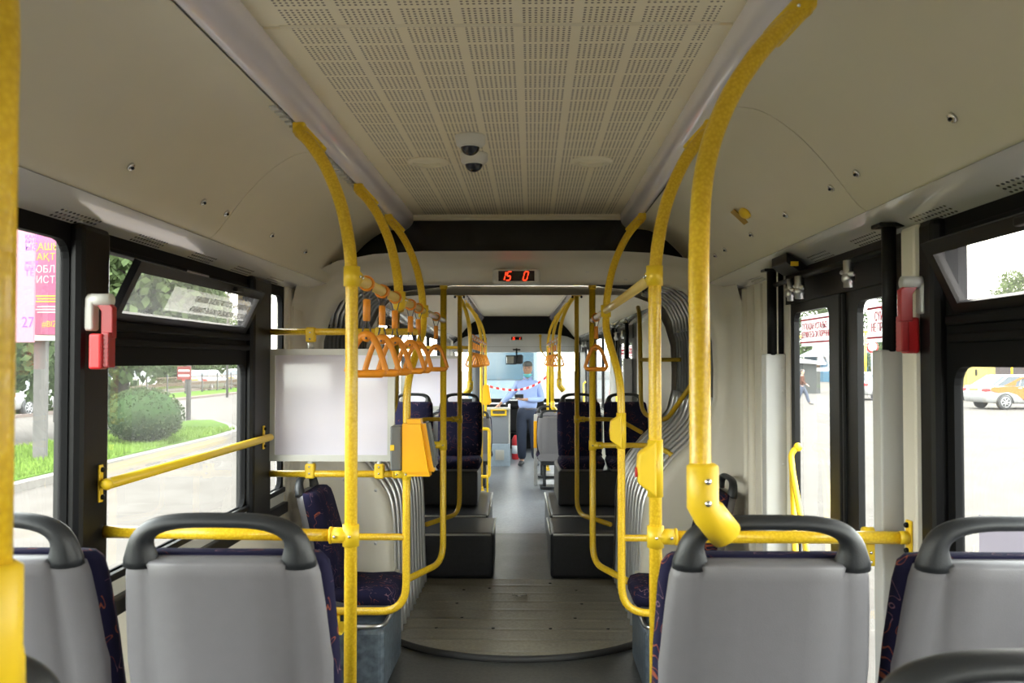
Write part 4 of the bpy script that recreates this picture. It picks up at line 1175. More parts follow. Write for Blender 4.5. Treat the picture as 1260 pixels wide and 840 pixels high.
MB().box(-.575, -.52, 4.10, 4.19, 1.14, 1.35, .008).box(-.54, -.49, 4.12, 4.2, 1.20, 1.30, .004).build('mounting_box', simple('mount_grey', (.12, .125, .125), .45), t)
MB().box(-.575, -.555, 4.095, 4.10, 1.235, 1.262, .002).build('yellow_button', M['yel2'], t)
CUR[0] = MF
t = thing('ticket_validator', 'tiny distant yellow validator on the farthest left pole', 'ticket validator', (-.46, 12.75, 1.1))
m = MB(); wedge(m, -.50, -.40, 12.70, 12.87, 1.03, 1.33, .01, .14, .07, .02); m.build('front_shell', M['yel3'], t)
# striped tape strung between the far poles
t = thing('barrier_tape', 'red and white striped tape strung across the far aisle', 'tape')
N_ = 60; A = Vector((-.44, 12.88, 1.30)); B = Vector((.45, 13.38, 1.42)); cols = {0: MB(), 1: MB()}
def tp(f):
    p = A.lerp(B, f); p.z -= .16*4*f*(1-f)*(.6+.4*f); return p
for i in range(N_):
    f0, f1 = i/N_, (i+1)/N_; a, b = tp(f0), tp(f1); tw = math.sin(f0*9)*.6; tw2 = math.sin(f1*9)*.6
    h0 = Vector((0, math.sin(tw)*.02, math.cos(tw)*.018)); h1 = Vector((0, math.sin(tw2)*.02, math.cos(tw2)*.018))
    k = 0 if (i//3) % 2 else 1
    cols[k]._add([a-h0, b-h1, b+h1, a+h0], [(0, 1, 2, 3)])
    cols[k]._add([a-h0+Vector((0, .001, 0)), b-h1+Vector((0, .001, 0)), b+h1+Vector((0, .001, 0)), a+h0+Vector((0, .001, 0))], [(3, 2, 1, 0)])
cols[0].build('red_stripes', M['red'], t); cols[1].build('white_stripes', M['paper'], t)
CUR[0] = Matrix.Identity(4)

def stop_button(x, y, z, s, red, label):
    t = thing('stop_button', label, 'button', (x, y, z-.08))
    MB().cyl((x, y, z-.085), (x, y, z+.085), .0235, 16).build('collar', M['yel2'], t)
    pr = [(0, -.085), (-s*.052, -.045), (-s*.056, .0), (-s*.052, .045), (0, .085)]
    m = MB(); m.prism([(x+a, z+b) for a, b in pr], 'y', y-.03, y+.022); m.build('housing', M['yel2'], t, bevel=.006)
    if red: MB().cyl((x-s*.054, y, z-.012), (x-s*.060, y, z-.012), .015).build('push_button', M['red'], t)
stop_button(.46, 2.66, 1.33, 1, True, 'yellow stop button housing with red push button on the long right pole')
stop_button(.515, 4.22, 1.32, 1, False, 'yellow stop button housing on the bent right pole')

def hammer(x, y, s, ztop, label, turn=0):
    t = thing('emergency_hammer', label, 'emergency hammer', (x, y, ztop-.2)); t.scale = (1, 1, .84)
    m = MB().box(x-.028, x+.010, y-.022, y+.022, ztop-.125, ztop-.01, .008, seg=3)
    m.cyl((x-.03, y, ztop-.02), (x+.055, y, ztop-.02), .022)
    for k in range(9): m.box(x-.024, x-.0, y-.0235, y-.021, ztop-.115+k*.008, ztop-.111+k*.008)
    m.build('holder', M['white'] if s < 0 else M['grey'], t)
    D = simple('shaded_red_plastic', (.33, .012, .016), .35)  # the hammer's red with shade put into the colour, for its darker side
    m = MB(); m.prism([(x+.020, ztop-.015), (x+.040, ztop-.018), (x+.064, ztop-.045), (x+.064, ztop-.15), (x+.030, ztop-.15), (x+.030, ztop-.06), (x+.016, ztop-.035)], 'y', y-.012, y+.014)
    m.build('arm', D, t, bevel=.003)
    m = MB().box(x+.008, x+.046, y-.040, y+.006, ztop-.255, ztop-.135, .008, seg=3)
    m.build('hammer', M['red'], t)
    m = MB().box(x+.040, x+.062, y-.028, y+.012, ztop-.25, ztop-.13, .004)
    for k in range(7): m.box(x+.044, x+.060, y-.031, y-.027, ztop-.243+k*.015, ztop-.236+k*.015)
    m.build('grille', D, t)
    return t
hammer(-1.165, 2.475, -1, 1.875, 'red emergency hammer in a white holder on the left window pillar')
o = hammer(0, 0, 1, .2, 'red emergency hammer in a grey holder on the right, above the post cover')
o.matrix_world = Matrix.Translation((1.178, 2.475, 1.72)) @ Matrix.Rotation(PI, 4, 'Z') @ Matrix.Diagonal((1, 1, .84, 1))

# ceiling fittings
def dome(x, y, label, rz=0):
    t = thing('dome_camera', label, 'security camera', (x, y, 2.44), 0, 'ceiling dome cameras')
    MB().tube([(x, y, 2.50), (x, y, 2.495), (x, y, 2.465), (x, y, 2.455)], [.056, .058, .052, .040], 28).box(x-.055, x+.055, y-.005, y+.05, 2.47, 2.499, .012, seg=3).build('housing', M['white'], t)
    MB().ball((x, y-.006, 2.458), .036, 1, 1, .95, 24, 14).build('dome', simple('smoked_dome', (.015, .018, .03), .08), t)
    MB().tube([(x+.036*math.cos(a*2*PI/24), y-.006+.036*math.sin(a*2*PI/24), 2.457) for a in range(25)], .004, 6).build('trim_ring', M['white'], t)
dome(-.143, 3.28, 'nearer dome camera of the ceiling pair, white with dark dome')
dome(-.148, 3.565, 'farther and slightly smaller looking dome camera of the ceiling pair')
for x, lab in ((-.35, 'round cream ceiling vent left of the dome cameras'), (.34, 'round cream ceiling vent right of the dome cameras')):
    t = thing('ceiling_vent', lab, 'vent', (x, 3.70, 2.47), 0, 'round ceiling vents')
    m = MB().tube([(x, 3.70, 2.502), (x, 3.70, 2.493), (x, 3.70, 2.486), (x, 3.70, 2.484)], [.090, .088, .070, .02], 32)
    m.build('disc', M['cream'], t)
    m = MB()
    for k in (-1, 0, 1): m.tube(spline([Vector((x-.05+k*.01, 3.70+k*.025-.012, 2.4835)), Vector((x, 3.70+k*.025+.008, 2.4815)), Vector((x+.05, 3.70+k*.025, 2.4835))]), .003, 6)
    m.build('scroll_slots', M['cream'], t)
# quarter-turn locks along the side ceiling panels
def locks(s, pxs, lab):
    for k, px in enumerate(pxs):
        x = 1.012; y = (x-s*.09)*1080/abs(px-655)
        t = thing('panel_lock', lab[k] if isinstance(lab, list) else lab, 'lock', (s*x, y, 2.185), 0, 'chrome locks along the side ceiling panels')
        c = Vector((s*x, y, 2.186)); nrm = Vector((-s*.78, 0, -.62)).normalized()
        MB().tube([c, c+nrm*.006, c+nrm*.007], [.013, .012, .009], 16).build('disc', M['chrome'], t)
        MB().tube([c+nrm*.006, c+nrm*.012], [.005, .004], 8).build('slot', M['blk'], t)
locks(-1, (153, 245, 274, 331, 373, 404), ['chrome panel lock low on the left ceiling panel, %s' % d for d in ('nearest the foreground pole', 'just before the panel seam', 'just past the panel seam', 'above the narrow window', 'second from the joint', 'closest to the joint')])
locks(1, (1170, 1053, 1022, 966, 924, 892, 880, 869), ['chrome lock on the right ceiling panel, %s' % d for d in ('nearest the camera', 'just before the panel seam', 'just past the panel seam', 'above the door', 'just past the yellow lamp', 'first of three by the joint', 'middle of three by the joint', 'last of three by the joint')])
t = thing('door_signal_lamp', 'small yellow oval lamp with a plate on the right ceiling panel', 'signal lamp', (.93, 3.63, 2.24))
c = Vector((.955, 3.62, 2.255)); nrm = Vector((-.68, 0, -.73)).normalized(); uu = Vector((nrm.z, 0, -nrm.x))
q = Matrix((Vector((0, 1, 0)), uu, nrm)).transposed()
MB().ball(c+nrm*.004+uu*.0-Vector((0, .05, 0)), .034, 1.25, .8, .5, 18, 10, q.to_4x4()).build('lens', M['yel2'], t)
MB().box(-.03, .04, -.04, .04, 0, .004, .002, Matrix.Translation(c+Vector((0, .045, 0))) @ q.to_4x4()).build('plate', simple('amber_plate', (.45, .28, .04), .5), t)
t = thing('door_sensor', 'black wedge-shaped sensor over the far side of the near right door', 'sensor', (1.12, 3.75, 2.0))
MB().prism([(1.10, 2.085), (1.16, 2.05), (1.19, 2.02), (1.15, 2.01), (1.10, 2.045)], 'y', 3.50, 3.72).build('housing', M['blk'], t, bevel=.004)
MB().box(1.115, 1.145, 3.496, 3.502, 2.03, 2.048).build('lens', M['yel2'], t)


# ------------------------------------------------------------------ people
def skin(name, mat, parent, joints, edges, root=0, sub=2, base=None):
    """joints: list of (x, y, z, rx, ry)"""
    me = bpy.data.meshes.new(name); me.from_pydata([j[:3] for j in joints], edges, []); o = bpy.data.objects.new(name, me); C.objects.link(o)
    o.modifiers.new('skin', 'SKIN'); sv = me.skin_vertices[0].data if me.skin_vertices else None
    if sv is None:
        bm = bmesh.new(); bm.from_mesh(me); bm.verts.layers.skin.verify(); bm.to_mesh(me); bm.free(); sv = me.skin_vertices[0].data
    for i, j in enumerate(joints):
        sv[i].radius = (j[3], j[4] if len(j) > 4 else j[3]); sv[i].use_root = (i == root)
    s_ = o.modifiers.new('sub', 'SUBSURF'); s_.levels = sub; s_.render_levels = sub
    bpy.context.view_layer.update()
    dg = bpy.context.evaluated_depsgraph_get(); m2 = bpy.data.meshes.new_from_object(o.evaluated_get(dg))
    bpy.data.objects.remove(o)
    for p in m2.polygons: p.use_smooth = True
    m2.materials.clear(); m2.materials.append(mat)
    o = bpy.data.objects.new(name, m2); C.objects.link(o); o.parent = parent; LM[o.name] = LM[parent.name]
    return o
def chain(n0, n): return [(i, i+1) for i in range(n0, n0+n-1)]
SKIN = simple('skin', (.46, .27, .19), .5)
def hand(j, e, wi, w, d, side, curl=.5):
    """five fingers rooted in a palm; w wrist index point, d pointing direction, side = thumb direction"""
    w = Vector(w); d = Vector(d).normalized(); sd = Vector(side).normalized(); n = d.cross(sd)
    p0 = w+d*.045; j.append((*p0, .028, .016)); pi = len(j)-1; e.append((wi, pi))
    p1 = w+d*.085; j.append((*p1, .034, .013)); pk = len(j)-1; e.append((pi, pk))
    for k, ln in enumerate((.066, .075, .070, .055)):
        a = p1+sd*(.027-.018*k)+d*.008; dd = d
        prev = pk
        for q in range(3):
            a = a+dd*(ln/3); dd = (dd-n*curl).normalized(); j.append((*a, .0085-.001*q, .0085-.001*q)); e.append((prev, len(j)-1)); prev = len(j)-1
    a = p0+sd*.030+d*.005; j.append((*a, .011)); e.append((pi, len(j)-1)); prev = len(j)-1
    for q in range(2):
        a = a+(d*.8+sd*.5-n*.2).normalized()*.028; j.append((*a, .0095-.001*q)); e.append((prev, len(j)-1)); prev = len(j)-1
def person(label, loc, rz, rh, lh, relb, lelb, feet, shirt, trousers, shoe, cap=None, mask=None, hair=(.05, .04, .035), sc_=1.0, knees=None):
    """local: faces -Y, x right in the picture; rh hand on the picture's left, lh on the right"""
    t = thing('person', label, 'person', loc, rz)
    P0 = LM[t.name]; LM[t.name] = Matrix.Identity(4)
    j = [(0, 0, .90, .10, .07), (0, .0, 1.03, .10, .07), (0, .0, 1.18, .115, .075), (0, 0, 1.30, .12, .07), (0, .0, 1.375, .06, .055), (0, -.008, 1.43, .047, .05),
         (0, -.012, 1.475, .058, .07), (0, -.014, 1.53, .067, .085), (0, -.012, 1.59, .066, .084), (0, -.005, 1.635, .045, .06)]
    e = chain(0, 10)
    shp = {}
    for s, H, E in ((-1, rh, relb), (1, lh, lelb)):
        b = len(j); sh = Vector((s*.155, 0, 1.29)); E = Vector(E); H = Vector(H)
        j += [(*sh, .044), (*((sh+E)/2), .045), (*E, .037), (*((E+H)/2), .034), (*H, .024, .021)]
        e += [(3, b)]+chain(b, 5)
        d = (H-E).normalized(); shp[s] = (sh, E, H)
        hand(j, e, b+4, tuple(H), tuple(d), (-s*1.0, -.25, .3), .35)
    for s, F in ((-1, feet[0]), (1, feet[1])):
        b = len(j); hp = Vector((s*.085, 0, .86)); F = Vector(F)
        kn = (hp+F)/2+Vector((s*.01, -.03, .02))
        j += [(*hp, .070), (*((hp+kn)/2), .065), (*kn, .055), (*((kn+F)/2), .052), (F.x, F.y, F.z+.09, .037), (F.x+s*.01, F.y-.06, F.z+.04, .035, .03), (F.x+s*.02, F.y-.14, F.z+.03, .038, .024)]
        e += [(0, b)]+chain(b, 7)
        shp[s*2] = (hp, kn, F)
    # nose, ears
    j.append((0, -.102, 1.535, .012)); e.append((7, len(j)-1))
    for s in (-1, 1): j.append((s*.074, -.0, 1.535, .009, .016)); e.append((7, len(j)-1))
    skin('body', SKIN, t, j, e)
    # face details
    m = MB()
    for s in (-1, 1): m.ball((s*.028, -.094, 1.553), .009, 1.4, .6, .7, 10, 6)
    m.build('eyes', M['greyink'], t)
    if not mask: MB().ball((0, -.092, 1.49), .018, 1.3, .4, .4, 10, 6).build('mouth', simple('lips', (.35, .12, .1), .5), t)
    # shirt
    js = [(0, 0, .87, .165, .125), (0, 0, 1.0, .168, .128), (0, 0, 1.16, .175, .125), (0, 0, 1.29, .170, .11), (0, .0, 1.35, .095, .080), (0, -.002, 1.39, .066, .066)]
    es = chain(0, 6)
    for s in (-1, 1):
        sh, E, H = shp[s]; b = len(js); Hc = E+(H-E)*.9
        js += [(*sh, .075), (*((sh+E)/2), .062), (*E, .052), (*((E+H)/2), .047), (*Hc, .036)]; es += [(3, b)]+chain(b, 5)
    skin('shirt', shirt, t, js, es)
    m = MB()
    m.tube([(-.055, -.055, 1.40), (0, -.075, 1.365), (.055, -.055, 1.40), (.06, .03, 1.415), (-.06, .03, 1.415), (-.055, -.055, 1.40)], .014, 8)
    m.build('collar', shirt, t)
    MB().tube([(0, 0, .885), (0, 0, .915)], [(.108, .145), (.108, .145)], 24, up=(0, 1, 0)).build('belt', M['greyink'], t)
    jt = [(0, 0, .96, .150, .112), (0, 0, .86, .152, .118)]; et = [(0, 1)]
    for s in (-1, 1):
        hp, kn, F = shp[s*2]; b = len(jt)
        jt += [(hp.x, 0, .78, .112), (*((hp+kn)/2), .102), (*kn, .086), (*((kn+F)/2), .080), (F.x, F.y, F.z+.08, .072)]; et += [(1, b)]+chain(b, 5)
    skin('trousers', trousers, t, jt, et)
    for s in (-1, 1):
        F = shp[s*2][2]
        skin('shoe', shoe, t, [(F.x, F.y+.04, F.z+.045, .042, .04), (F.x+s*.008, F.y-.04, F.z+.05, .045, .045), (F.x+s*.02, F.y-.12, F.z+.035, .045, .032), (F.x+s*.025, F.y-.19, F.z+.03, .035, .024)], chain(0, 4))
    if cap:
        m = MB(); rings = []
        for a, r_ in ((0, 1.0), (.35, .96), (.7, .78), (.95, .45), (1.0, .05)):
            rings.append([Vector((math.cos(q*2*PI/20)*.083*r_, -.008+math.sin(q*2*PI/20)*.100*r_, 1.580+.082*a)) for q in range(20)])
        m.loft(rings, closed=True); m.ball((0, -.095, 1.585), .06, 1.1, .9, .18, 14, 8)
        m.build('cap', simple('grey_cap', cap, .8), t)
    else:
        m = MB(); m.ball((0, .012, 1.578), .085, .95, 1.05, .92, 18, 12); m.build('hair', simple('dark_hair', hair, .8), t)
    if mask:
        m = MB(); rings = []
        for z, r_ in ((1.398, .50), (1.412, .78), (1.435, .98), (1.452, 1.02), (1.458, .96)):
            rings.append([Vector((math.sin(q*PI/16-PI/2)*.066*r_, -.016-math.cos(q*PI/16-PI/2)*.092*r_, z)) for q in range(17)])
        m.loft(rings); m.build('face_mask', simple('turquoise_mask', mask, .7), t)
    LM[t.name] = P0
    for ch in kids(t): LM[ch.name] = P0
    return t
CUR[0] = MF
SHIRT = simple('light_blue_shirt', (.33, .44, .78), .8); TRS = simple('navy_trousers', (.025, .035, .065), .8)
pl = (.175, 14.05, 0)
person('man in grey cap and light blue shirt, turquoise mask under his chin, holding a phone', pl, R(-4),
       (-.43, -.10, .985), (-.03, -.28, 1.06), (-.28, .0, 1.11), (.235, -.02, 1.05), ((-.09, .0, 0), (.13, .03, 0)), SHIRT, TRS, simple('dark_trainer', (.03, .035, .045), .6), cap=(.13, .14, .14), mask=(.15, .55, .58))
t = thing('mobile_phone', 'black mobile phone held in the hand of the man in the blue shirt', 'phone', (.02, 13.68, 1.08))
MB().box(-.075, .065, -.006, .006, -.038, .038, .005, Matrix.Translation((.04, 13.70, 1.115)) @ Matrix.Rotation(R(35), 4, 'X')).build('body', M['greyink'], t)
MB().box(-.068, .058, -.0075, -.0062, -.033, .033, 0, Matrix.Translation((.04, 13.70, 1.115)) @ Matrix.Rotation(R(35), 4, 'X')).build('screen', M['cglass'], t)
CUR[0] = Matrix.Identity(4)

# ------------------------------------------------------------------ outside
GZ = -.35
def gpt(px, py, dz=0):
    Y = (1.65-GZ)*1080/(py-445); return Vector((.09+(px-655)*Y/1080, Y, GZ+dz))
asph = floorm('pale_asphalt', (.150, .134, .122), (.176, .160, .147), 1.2, .9)
MB().box(-140, 150, -60, 190, GZ-.6, GZ).build('ground', asph, kind='structure')
def poly_slab(pts, z0, z1, name, mat, **k):
    return MB().prism([(p[0], p[1]) for p in pts], 'z', z0, z1).build(name, mat, **k)
isl = [(-7.8, -12), (-7.8, 22.5), (-8.0, 24.2), (-8.8, 26), (-10.2, 28.2), (-10.9, 28.0), (-11.3, 25), (-11.3, -12)]
grass = floorm('lawn_green', (.08, .15, .02), (.13, .21, .04), 30, .95)
poly_slab([(x, y) for x, y in isl], GZ-.1, GZ+.13, 'kerb', simple('pale_kerb', (.27, .25, .23), .9), kind='structure')
def inset(p, c, f): return (c[0]+(p[0]-c[0])*f[0], c[1]+(p[1]-c[1])*f[1])
poly_slab([inset(p, (-9.6, 8), (.88, .985)) for p in isl], GZ+.05, GZ+.15, 'lawn', grass, kind='structure')
rnd = random.Random(4)
def blades(n, fn, name, mat, h=.10, label=None):
    v = []; f = []
    for i in range(n):
        x, y, z = fn(); a = rnd.uniform(0, PI); w_ = rnd.uniform(.008, .02); hh = h*rnd.uniform(.6, 1.3); lx, ly = rnd.uniform(-.04, .04), rnd.uniform(-.04, .04)
        b = len(v); v += [(x-math.cos(a)*w_, y-math.sin(a)*w_, z), (x+math.cos(a)*w_, y+math.sin(a)*w_, z), (x+lx, y+ly, z+hh)]; f.append((b, b+1, b+2))
    me = bpy.data.meshes.new(name); me.from_pydata(v, [], f); me.materials.append(mat)
    o = bpy.data.objects.new(name, me); C.objects.link(o); tag(o, label, 'grass', kind='stuff'); return o
gm = simple('grass_blade', (.18, .29, .045), .8, var=.3, vscale=2)
blades(16000, lambda: (rnd.uniform(-11.0, -8.05), rnd.uniform(12, 24), GZ+.15), 'grass', gm, label='short green grass on the island beside the road')
poly_slab([(-18.2, -12), (-18.2, 120), (-21.5, 120), (-21.5, -12)], GZ-.1, GZ+.12, 'kerb_far', simple('pinkish_kerb', (.24, .19, .17), .9), kind='structure')
poly_slab([(-18.5, -12), (-18.5, 120), (-21.3, 120), (-21.3, -12)], GZ+.05, GZ+.14, 'lawn_far', grass, kind='structure')
poly_slab([(-27, -12), (-27, 130), (-80, 130), (-80, -12)], GZ-.1, GZ+.10, 'lawn_park', grass, kind='structure')

import numpy as np
def leafmesh(name, blobs, n, size, seed):
    rg = np.random.default_rng(seed)
    wts = np.array([b[3]*b[4]*b[5] for b in blobs])**.67; wts /= wts.sum()
    idx = rg.choice(len(blobs), n, p=wts); B = np.array(blobs)[idx]
    d = rg.normal(size=(n, 3)); d /= np.linalg.norm(d, axis=1)[:, None]
    r = rg.uniform(.65, 1.05, (n, 1))
    c = B[:, :3]+d*r*B[:, 3:6]
    a = rg.normal(size=(n, 3)); a /= np.linalg.norm(a, axis=1)[:, None]
    b = np.cross(a, rg.normal(size=(n, 3))); b /= np.linalg.norm(b, axis=1)[:, None]
    s_ = size*rg.uniform(.6, 1.3, (n, 1))
    v = np.stack([c-a*s_, c+b*s_*.6, c+a*s_, c-b*s_*.6], 1).reshape(-1, 3)
    f = np.arange(n*4).reshape(-1, 4)
    me = bpy.data.meshes.new(name); me.from_pydata(v.tolist(), [], f.tolist()); return me
def leafmat(name, c1, c2):
    c1, c2 = od(name, c1), od(name, c2)
    m, nt, b = nodes(name); b.inputs['Specular IOR Level'].default_value = 0.08; t = N(nt, 'ShaderNodeTexCoord'); n = N(nt, 'ShaderNodeTexNoise'); n.inputs['Scale'].default_value = 2.5; n.inputs['Detail'].default_value = 5
    nt.links.new(t.outputs['Object'], n.inputs[0]); cr = N(nt, 'ShaderNodeValToRGB'); cr.color_ramp.elements[0].position = .35; cr.color_ramp.elements[1].position = .65
    cr.color_ramp.elements[0].color = (*c1, 1); cr.color_ramp.elements[1].color = (*c2, 1); nt.links.new(n.outputs[0], cr.inputs[0]); nt.links.new(cr.outputs[0], b.inputs['Base Color'])
    b.inputs['Roughness'].default_value = .7; b.inputs['Subsurface Weight'].default_value = 0
    tr = N(nt, 'ShaderNodeBsdfTranslucent'); nt.links.new(cr.outputs[0], tr.inputs[0]); mx = N(nt, 'ShaderNodeMixShader'); mx.inputs[0].default_value = .35
    nt.links.new(b.outputs[0], mx.inputs[1]); nt.links.new(tr.outputs[0], mx.inputs[2]); nt.links.new(mx.outputs[0], nt.nodes['Material Output'].inputs[0])
    return m
LEAF = [leafmat('tree_leaves_light', (.09, .14, .05), (.20, .27, .11)), leafmat('tree_leaves_mid', (.07, .11, .045), (.15, .22, .09)), leafmat('bush_leaves', (.055, .085, .035), (.11, .155, .065))]
BARK = simple('bark', (.07, .06, .055), .9, bump=1, bscale=20, var=.3, vscale=8)
def blobset(seed, W, H, z0):
    rg = random.Random(seed); out = []
    for k in range(11):
        f = k/10; a = k*2.4; rr = W*.5*math.sin(PI*min(.97, .18+.8*f))*rg.uniform(.5, .9)
        r_ = W*rg.uniform(.26, .36)*(1-.4*f)
        out.append((math.cos(a)*rr*.7, math.sin(a)*rr*.7, z0+H*f*.85, r_, r_, r_*.75))
    return out
crowns = [leafmesh('crown_%d' % k, blobset(k, 7.5, 9.5, 1.5), 16000, .14, k) for k in range(3)]
def tree(x, y, k, sc_, label, group='trees beyond the road', trunk=.16, mat=0, lean=0):
    t = thing('tree', label, 'tree', (x, y, GZ), rnd.uniform(0, 6), group); t.scale = (sc_, sc_, sc_)
    L = LM[t.name]
    def link(name, me, m):
        o = bpy.data.objects.new(name, me); C.objects.link(o); o.parent = t
        if m is not None and not me.materials: me.materials.append(m)
        if m is not None and me.materials[0] != m:
            me2 = me.copy(); me2.materials.clear(); me2.materials.append(m); o.data = me2
        LM[o.name] = L; return o
    link('crown', crowns[k], LEAF[mat])
    LM[t.name] = Matrix.Identity(4)
    m = MB().tube([(0, 0, -.1), (0, 0, .2), (.05, 0, 2), (.0, .05, 4.5), (.1, 0, 8)], [trunk*1.5, trunk*1.1, trunk, trunk*.8, trunk*.3], 10)
    for a in range(5):
        an = a*1.3; m.tube([(0, .02, 2.2+a*.6), (math.cos(an)*1.2, math.sin(an)*1.2, 3.8+a*.6), (math.cos(an)*2.2, math.sin(an)*2.2, 5+a*.6)], [trunk*.5, trunk*.35, trunk*.15], 6)
    m.build('trunk', BARK, t); LM[t.name] = L
    return t
tl = [(-31, 38, 0, 1.0), (-31, 46, 1, 1.1), (-31, 55, 2, 1.0), (-31, 62, 0, 1.15), (-28.5, 70, 1, 1.0), (-33, 80, 2, 1.2), (-46, 125, 0, 1.2), (-49.5, 138, 1, 1.25), (-43, 108, 2, 1.15), (-37, 50, 1, 1.3), (-38, 66, 2, 1.3), (-40, 84, 0, 1.3), (-36, 36, 2, 1.2), (-30, 28, 0, 1.1), (-42, 28, 1, 1.3), (-31, 20, 2, 1.1), (-46, 110, 1, 1.4)]
for i, (x, y, k, q) in enumerate(tl):
    tree(x, y, k, q, 'leafy green park tree standing beyond the road and the iron fence', mat=i % 2)
# one slim street tree behind the bush
tt = tree(-10.55, 22.6, 2, 1.0, 'street tree with a dark trunk rising behind the round bush', None, trunk=.185, mat=1)
for c in kids(tt):
    if c.name.startswith('crown'): c.location.z = 1.4
t = thing('round_bush', 'large round clipped green bush on the grass by the road', 'bush', (-8.75, 19.8, GZ+.12))
me = leafmesh('foliage', [(0, 0, .68, .86, .86, .60), (.05, 0, .5, .78, .8, .42), (-.1, .1, .75, .75, .75, .50)], 15000, .035, 77); me.materials.append(LEAF[2])
o = bpy.data.objects.new('foliage', me); C.objects.link(o); o.parent = t
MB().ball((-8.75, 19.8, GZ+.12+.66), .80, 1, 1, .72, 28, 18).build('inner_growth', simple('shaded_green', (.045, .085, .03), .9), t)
MB().cyl((-8.75, 19.8, GZ+.05), (-8.75, 19.8, GZ+.5), .08).build('stem', BARK, t)
t = thing('round_bush', 'small dark round bush at the far right end of the iron fence', 'bush', gpt(303, 489))
p = gpt(303, 489)
me = leafmesh('foliage', [(0, 0, .45, .55, .55, .5)], 2500, .06, 78); me.materials.append(LEAF[2])
o = bpy.data.objects.new('foliage', me); C.objects.link(o); o.parent = t
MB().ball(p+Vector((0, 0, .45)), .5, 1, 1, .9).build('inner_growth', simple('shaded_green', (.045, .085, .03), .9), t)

# poles and signs on the left
t = thing('billboard', 'pink billboard with yellow and white Cyrillic slogan on a grey concrete post', 'billboard', gpt(46, 577))
b0 = gpt(46, 577); Yb = b0.y
def bx(px): return .09+(px-655)*Yb/1080
def bz(py): return 1.65-(py-445)*Yb/1080
MB().box(b0.x-.15, b0.x+.07, Yb-.07, Yb+.07, GZ-.1, bz(418), .01).build('post', simple('concrete', (.17, .16, .155), .85, var=.2, vscale=5), t)
MB().box(bx(-2), bx(108), Yb-.20, Yb-.02, bz(412), bz(262), .01).build('panel', simple('magenta_print', (.46, .10, .21), .45), t)
MB().box(bx(-4), bx(110), Yb-.18, Yb-.0, bz(419), bz(411), .01).build('frame', M['alu'], t)
q = rot3((1, 0, 0), (0, 0, 1)); yy = Yb-.205
YI = simple('yellow_print', (.60, .50, .04), .5); WI = simple('white_print', (.6, .58, .58), .5)
text('АРАҚАШЫҚТЫҚ', .18, YI, t, Vector((bx(13), yy, bz(307))), q, sx=.98)
text('САҚТАҢЫЗ', .18, YI, t, Vector((bx(35), yy, bz(319.5))), q, sx=.98)
text('СОБЛЮДАЙТЕ', .19, WI, t, Vector((bx(34), yy, bz(335))), q, sx=.92)
text('ДИСТАНЦИЮ', .19, WI, t, Vector((bx(33.5), yy, bz(348))), q, sx=.92)
text('#BIZBIRGEMIZ', .16, YI, t, Vector((bx(51), yy, bz(402))), q, sx=.9)
for k in range(6):
    MB().box(bx(43+k % 2*2), bx(86), yy, yy+.006, bz(364+k*3.4+(3 if k > 2 else 0))-.012, bz(364+k*3.4+(3 if k > 2 else 0))+.012).build('small_print', YI if k < 3 else WI, t)
t = thing('timetable_panel', 'paler pink stop panel numbered 27 in front of the billboard', 'sign', (bx(30), Yb-1.0, bz(420)))
Y2 = Yb-1.0
def b2(px): return .09+(px-655)*Y2/1080
def z2(py): return 1.65-(py-445)*Y2/1080
MB().box(b2(-30), b2(34), Y2-.03, Y2+.03, z2(421), z2(277), .01).build('panel', simple('pale_pink_print', (.40, .16, .22), .4), t)
MB().box(b2(-30), b2(-24), Y2-.03, Y2+.03, GZ, z2(277), .01).build('post', M['grey'], t)
PI_ = simple('purple_print', (.16, .04, .35), .5)
text('27', .27, PI_, t, Vector((b2(19), Y2-.033, z2(402))), q, sx=.85)
for body, px, py, sz in (('ҚАЖЕТ', 22, 291, .09), ('АРНА', 22, 297, .09), ('ЫЗ', 22, 306, .15), ('ЖЕЛІ', 22, 324, .09), ('БАРУ', 22, 330, .09), ('ТЕ', 22, 338, .15)):
    text(body, sz, PI_, t, Vector((b2(px), Y2-.033, z2(py))), q)
p = gpt(229, 522)
t = thing('sign_pole', 'slim pale pole with a small red sign beyond the round bush', 'street sign', p)
MB().cyl(p, p+Vector((0, 0, 6)), .075).build('pole', simple('pale_pole', (.24, .23, .22), .8), t)
zz = 1.65-(467-445)*p.y/1080
MB().box(p.x-.34, p.x+.10, p.y-.10, p.y-.07, zz, zz+.42, .01).build('plate', simple('red_plate', (.42, .06, .05), .5), t)
MB().box(p.x-.30, p.x+.06, p.y-.105, p.y-.10, zz+.26, zz+.32).box(p.x-.30, p.x+.06, p.y-.105, p.y-.10, zz+.10, zz+.16).build('white_lines', M['paper'], t)
for (px, py, hh, lab) in ((62, 520, 7, 'thin pale lamp post behind the white car on the left'), (277, 489, 7, 'thin pinkish post beside the white cars behind the fence')):
    p = gpt(px, py); t = thing('lamp_post', lab, 'lamp post', p)
    MB().tube([p, p+Vector((0, 0, hh)), p+Vector((.6, 0, hh+.4))], [.07, .05, .04], 8).build('pole', simple('pale_pole', (.24, .23, .22), .8), t)
    MB().box(p.x+.5, p.x+1.0, p.y-.1, p.y+.1, GZ+hh+.33, GZ+hh+.45, .03).build('lamp_head', M['grey'], t)
